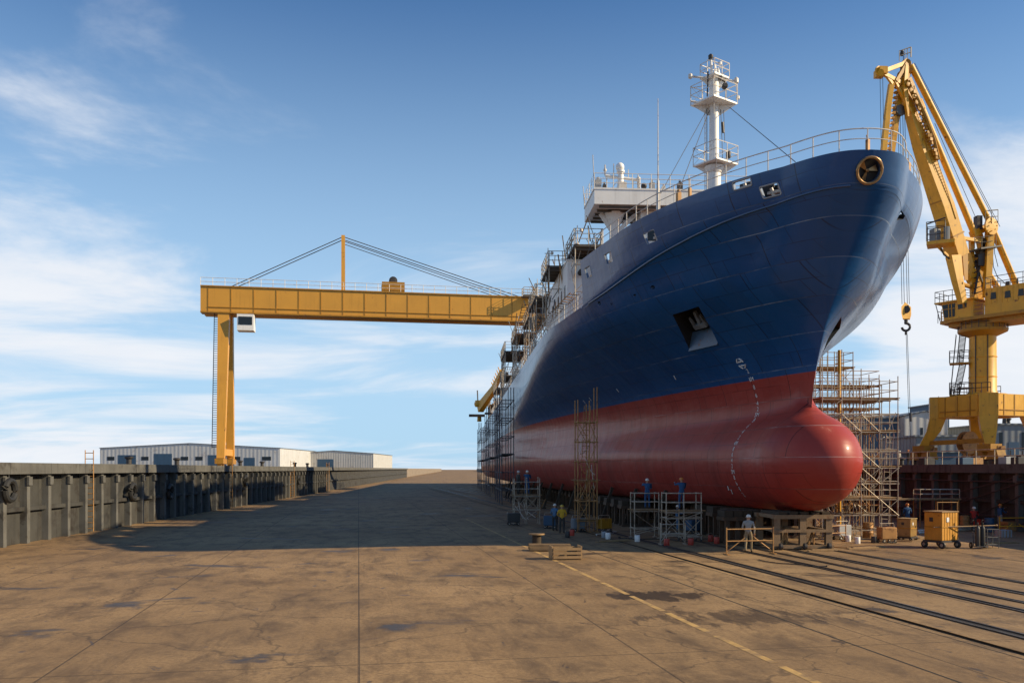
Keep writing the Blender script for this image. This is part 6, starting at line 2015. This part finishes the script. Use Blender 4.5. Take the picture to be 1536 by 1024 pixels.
# bench platform with rail against the dock wall
q0 = P(1392, 703, 60); q0.z = 0
bt = thing('access_platform', q0, 'long low access platform with tube rail before the dark dock wall', 'platform')
mb = MB(); z_ = zat(747, 60)
mb.bb(q0 + Vector((-2.6, -.5, z_ - .1)), q0 + Vector((2.1, .5, z_))); mb.build('deck', 'plank', bt)
for x in (-2.4, -.8, .8, 1.95):
    for y in (-.42, .42):
        mb = MB(); mb.tube(q0 + Vector((x, y, .01)), q0 + Vector((x, y, z_ - .104)), .045, 6); mb.build('leg', 'rusty_tube', bt)
mb = MB(); rails(mb, [q0 + Vector((-.8, -.45, z_)), q0 + Vector((2.0, -.45, z_)), q0 + Vector((2.0, .45, z_)), q0 + Vector((-.8, .45, z_))], (.62, .3), .03, 1.3); mb.build('rail', 'galv', bt)
# portable frame standing behind the yellow cabinet
q1 = P(1421, 703, 52); q1.z = 0
fs_ = thing('tube_frame', q1, 'upright tube frame rising just behind the yellow cabinet', 'frame')
for x in (-.62, .62):
    mb = MB(); mb.tube(q1 + Vector((x, 0, .01)), q1 + Vector((x, 0, zat(752, 52))), .035, 6); mb.build('post', 'rusty_tube', fs_)
for z in (zat(753, 52), 1.2, .3):
    mb = MB(); mb.tube(q1 + Vector((-.66, 0, z)), q1 + Vector((.66, 0, z)), .03, 6); mb.build('cross_bar', 'rusty_tube', fs_)
# stacks, drums and boxes along the foot of the dock wall
rnd = random.Random(44)
def drum(p, label, mat):
    t = thing('oil_drum', p, label, 'drum', 'drums at the foot of the dock wall')
    mb = MB(); mb.lathe(p, [(.27, .003), (.29, .02), (.29, .28), (.305, .30), (.29, .32), (.29, .57), (.305, .59), (.29, .61), (.29, .87), (.27, .89)], 16); mb.build('body', mat, t)
    mb = MB(); mb.lathe(p + Vector((.12, 0, .892)), [(.04, 0), (.04, .03)], 8); mb.build('cap', 'dark_steel', t)
drum(on(P(1447, 703, 58), 0), 'rusty oil drum by the dock wall, just left of the red jacket worker', 'rusty_tube')
drum(on(P(1484, 703, 55), 0), 'blue oil drum by the dock wall between two workers', 'blue_shed')
drum(on(P(1395, 703, 62), 0), 'dark oil drum under the long access platform', 'dark_steel')
def box_stack(p, label, n, mat, s=.7, rz=.2):
    t = thing('crate', p, label, 'crate'); z = .003
    mb = MB()
    for q in range(n):
        w_ = s * (1 - .08 * q)
        mb.box(p + Vector((.03 * q, 0, z + w_ * .3)), (w_, w_ * .8, w_ * .6), rz); z += w_ * .6 + .004
    mb.build('body', mat, t)
    mb = MB()
    for q in range(3): mb.box(p + Vector(((q - 1) * s * .3, -s * .42, s * .3)), (.05, .03, s * .58), 0)
    mb.build('batten', 'plank', t)
box_stack(on(P(1516, 703, 56), 0), 'rusty steel crate by the dock wall at the right edge', 1, 'rusty_tube', 1.0, .1)
box_stack(on(P(1505, 703, 51), 0), 'grey plinth box in front of the blue jacket worker', 1, 'primer', .7, .1)
box_stack(on(P(1472, 703, 60), 0), 'red crate at the foot of the dock wall', 1, 'red_paint', .9, .3)
box_stack(on(P(1425, 703, 63), 0), 'dark crate at the foot of the dock wall behind the tube frame', 1, 'dark_steel', 1.0, .1)
q2 = on(P(1524, 703, 52), 0)
barrier(q2, .1, 2.2, 1.15, 'orange tube barrier at the right edge by the dock wall', 'crane_yellow')
# pipes lying
def pipes(p, rz, L, n, r, label, mat, name='pipe_bundle'):
    t = thing(name, p, label, 'pipes'); d = Vector((math.cos(rz), math.sin(rz), 0)); s = Vector((-d.y, d.x, 0))
    for q in range(n):
        mb = MB(); row = q // 4; mb.tube(p + s * ((q % 4 - 1.5 + row * .5) * r * 2.1) - d * L / 2 + Vector((0, 0, r + row * r * 1.75)), p + s * ((q % 4 - 1.5 + row * .5) * r * 2.1) + d * L / 2 + Vector((0, 0, r + row * r * 1.75)), r, 8); mb.build('pipe', mat, t)
pipes(on(P(1440, 703, 56), 0), .1, 3.4, 6, .09, 'bundle of pale pipes lying near the foot of the dock wall', 'galv')
pipes(on(P(1400, 703, 54), 0), .2, 2.6, 5, .07, 'bundle of thin pipes lying behind the olive cabinet', 'white_rail')
# left foreground: timber and pallets partly lit
def pallet_box(p, rz, label):
    t = thing('timber_crate', p, label, 'crate'); O = Vector(p)
    W_, D_, H_ = 1.3, .75, .50
    for x in (-W_ / 2, W_ / 2):
        mb = MB()
        for q in range(4): mb.bb(O + Vector((x - .03, -D_ / 2 + q * .2, .02)), O + Vector((x + .03, -D_ / 2 + q * .2 + .15, H_ + .1)))
        mb.build('end_panel', 'plank', t)
    for z in (.06, .24, .42):
        for y in (-D_ / 2 - .02, D_ / 2 + .02):
            mb = MB(); mb.bb(O + Vector((-W_ / 2 + .034, y - .02, z)), O + Vector((W_ / 2 - .034, y + .02, z + .11)))
            mb.build('side_board', 'plank', t)
    mb = MB()
    for q in range(4): mb.bb(O + Vector((-W_ / 2 + .034, -D_ / 2 + .02 + q * .18, .02)), O + Vector((W_ / 2 - .034, -D_ / 2 + .15 + q * .18, .05)))
    mb.build('bottom_board', 'plank', t)
    t.rotation_euler = (0, 0, rz)
pallet_box(gpt(848, 838), .08, 'open timber crate on the sunlit floor at the left')
pl0 = gpt(827, 825)
t = thing('timber_stack', pl0, 'stack of pale timber beams lying behind the open crate', 'timber')
for q in range(5):
    mb = MB(); mb.beam(pl0 + Vector((-1.1, .2 * q - .4, .12 + .14 * (q % 2))), pl0 + Vector((.9, .2 * q - .7, .12 + .14 * (q % 2))), .17, .13); mb.build('beam', 'plank', t)
sp0 = gpt(805, 818)
t = thing('cable_drum', sp0, 'pale wooden cable drum standing behind the timber at the left', 'cable drum')
mb = MB(); mb.lathe(sp0 + Vector((0, 0, .003)), [(.42, 0), (.42, .07)], 18); mb.build('flange', 'plank', t)
mb = MB(); mb.lathe(sp0 + Vector((0, 0, .075)), [(.24, 0), (.24, .5)], 16); mb.build('core', 'block_wood', t)
mb = MB(); mb.lathe(sp0 + Vector((0, 0, .577)), [(.42, 0), (.42, .07)], 18); mb.build('flange', 'plank', t)
# welding sets and gear under the hull in the shade
def welder(p, rz, label, mat='slate_shed'):
    t = thing('welding_set', p, label, 'welding set', 'welding sets under the hull'); O = Vector(p)
    mb = MB(); mb.bb(O + Vector((-.45, -.28, .2)), O + Vector((.45, .28, .85))); mb.build('body', mat, t, bevel=.04)
    mb = MB(); mb.path([O + Vector((-.45, 0, .85)), O + Vector((-.4, 0, 1.05)), O + Vector((.4, 0, 1.05)), O + Vector((.45, 0, .85))], .02, 5); mb.build('handle', 'galv', t)
    for x in (-.33, .33):
        for y in (-.28, .28): wheel_at(O + Vector((x, y, .1)), .1, .05, t, axis=(0, 1, 0))
    mb = MB(); mb.path([O + Vector((.3 * math.cos(q * .7) * (1 - q * .015), -.45 + .12 * math.sin(q * .7), .05 + .02 * (q % 3))) for q in range(26)], .02, 4); mb.build('cable_coil', 'black', t)
    t.rotation_euler = (0, 0, rz)
welder(gpt(868, 797), .2, 'grey welding set at the foot of the tall scaffold')
welder(gpt(826, 792), -.3, 'dark blue welding set left of the yellow jacket worker', 'blue_shed')
welder(gpt(770, 787), .1, 'welding set left of the low shaded scaffold tower', 'dark_steel')
welder(gpt(1040, 800), .5, 'welding set under the wider scaffold tower', 'blue_shed')
welder(gpt(906, 797), .5, 'welding set right of the foot of the tall scaffold', 'crane_dark')
def hose(p, n, R0, label, mat='black', seed=1):
    r_ = random.Random(seed); pts = []
    d = r_.uniform(0, 6); pos = Vector((p.x, p.y, .03))
    for q in range(n):
        pts.append(pos.copy()); d += r_.uniform(-.7, .7); pos += Vector((math.cos(d) * R0, math.sin(d) * R0, 0))
    mb = MB(); mb.path(pts, .022, 5); mb.lathe(pts[0], [(.03, -.04), (.03, .04)], 6)
    return tag(mb.build('air_hose', mat), label, 'hose')
hose(gpt(895, 803), 26, .22, 'pale hose winding on the floor right of the tall scaffold', 'white_rail', 3)
hose(gpt(930, 806), 30, .25, 'dark hose on the floor between the tall and small scaffolds', 'black', 5)
hose(gpt(1270, 822), 26, .22, 'rusty hose on the floor right of the steel cradle', 'rusty_tube', 9)
hose(gpt(1240, 850), 22, .18, 'black hose across the rails in front of the cradle', 'black', 12)
# gear at the foot of the bow scaffold
welder(on(P(1263, 703, 49), 0), .3, 'pale grey welding set at the foot of the bow scaffold', 'primer')
welder(on(P(1330, 703, 47), 0), .1, 'rusty welding set at the right foot of the bow scaffold', 'rusty_tube')
drum(on(P(1302, 703, 50.5), 0), 'rusty drum among the feet of the bow scaffold', 'rusty_tube')
drum(on(P(1240, 703, 51), 0), 'pale drum at the left foot of the bow scaffold behind the cradle', 'primer')
# quay-top gear beneath the crane
rnd = random.Random(5)
kinds = [('bollard', 'bollard'), ('crate', 'crate'), ('oil_drum', 'drum')]
labs = ['mooring bollard on the quay left of the crane', 'dark equipment box on the quay left of the crane leg', 'blue equipment box on the quay between the crane legs', 'rusty equipment box on the quay under the crane', 'grey equipment box on the quay right of the crane leg', 'dark winch box at the right end of the quay']
for i, (px, D, mat) in enumerate(((1352, 74, 'dark_steel'), (1390, 71, 'dark_steel'), (1447, 70, 'blue_shed'), (1462, 73, 'rusty_tube'), (1512, 68, 'primer'), (1530, 66, 'dark_steel'))):
    p = P(px, 703, D); p.x = max(p.x, QX + 1.3); p.z = QZ
    if i == 0:
        mb = MB(); mb.lathe(p, [(.35, .003), (.35, .06), (.2, .1), (.2, .45), (.34, .55), (.34, .65), (.15, .72)], 14); tag(mb.build('bollard', mat), labs[i], 'bollard')
    else:
        t = thing('equipment_box', p, labs[i], 'equipment box')
        s = rnd.uniform(.55, .8)
        mb = MB(); mb.box(p + Vector((0, 0, s * .45)), (s * 1.5, s, s * .8), .2); mb.build('body', mat, t, bevel=.04)
        mb = MB(); mb.box(p + Vector((.1, 0, s * .85 + .06)), (s * .7, s * .6, .12), .2); mb.tube(p + Vector((.2, 0, s * .9)), p + Vector((.2, 0, s * 1.5)), .05, 6); mb.build('fitting', 'dark_steel', t)

# small loose things about the work area
rnd = random.Random(91)
def paint_can(p):
    t = thing('paint_can', p, 'small paint can left on the dock floor under the hull', 'paint can', 'paint cans under the hull')
    mb = MB(); mb.lathe(p, [(.14, .003), (.15, .02), (.15, .34), (.14, .36)], 12); mb.build('body', rnd.choice(['primer', 'white_paint', 'dark_steel', 'red_paint']), t)
    mb = MB(); mb.path([p + Vector((.15 * math.cos(a), 0, .34 + .13 * math.sin(a))) for a in [math.pi * q / 8 for q in range(9)]], .008, 4); mb.build('handle', 'galv', t)
for px, py in ((906, 806), (912, 808), (956, 812), (1000, 818), (1036, 817), (1066, 812), (1075, 815), (858, 803), (851, 806), (1272, 812), (1286, 815), (1311, 814)):
    paint_can(gpt(px, py))
def board(p, rz, L):
    mb = MB(); d = Vector((math.cos(rz), math.sin(rz), 0))
    mb.beam(p - d * L / 2 + Vector((0, 0, .03)), p + d * L / 2 + Vector((0, 0, .035)), .22, .045)
    mb.beam(p - d * L * .38 + Vector((0, .02, .077)), p + d * L * .45 + Vector((0, .05, .08)), .18, .04)
    tag(mb.build('plank_pair', 'plank'), 'pair of scaffold planks lying on the dock floor', 'planks', 'planks lying on the floor')
for px, py, rz, L in ((920, 812, .4, 2.2), (1075, 806, 1.2, 1.8), (1300, 822, .3, 2.4), (1340, 812, -.2, 1.9), (1235, 826, .1, 1.6), (1395, 808, .2, 2.0), (1500, 815, .1, 2.2)):
    board(gpt(px, py), rz, L)
def prop(p, q, label='timber shore leaning between the dock floor and the red hull'):
    mb = MB(); mb.beam(p, q, .2, .2); mb.box(p + Vector((0, 0, .05)), (.5, .5, .09)); tag(mb.build('timber_shore', 'block_wood'), label, 'shore', 'timber shores under the hull')
for i in range(14):
    Y = 56 + i * 5.0
    z = 2.6
    e = hp(Y, z)
    prop(Vector((e.x - .9, Y, .05)), e + Vector((-.06, 0, 0)))
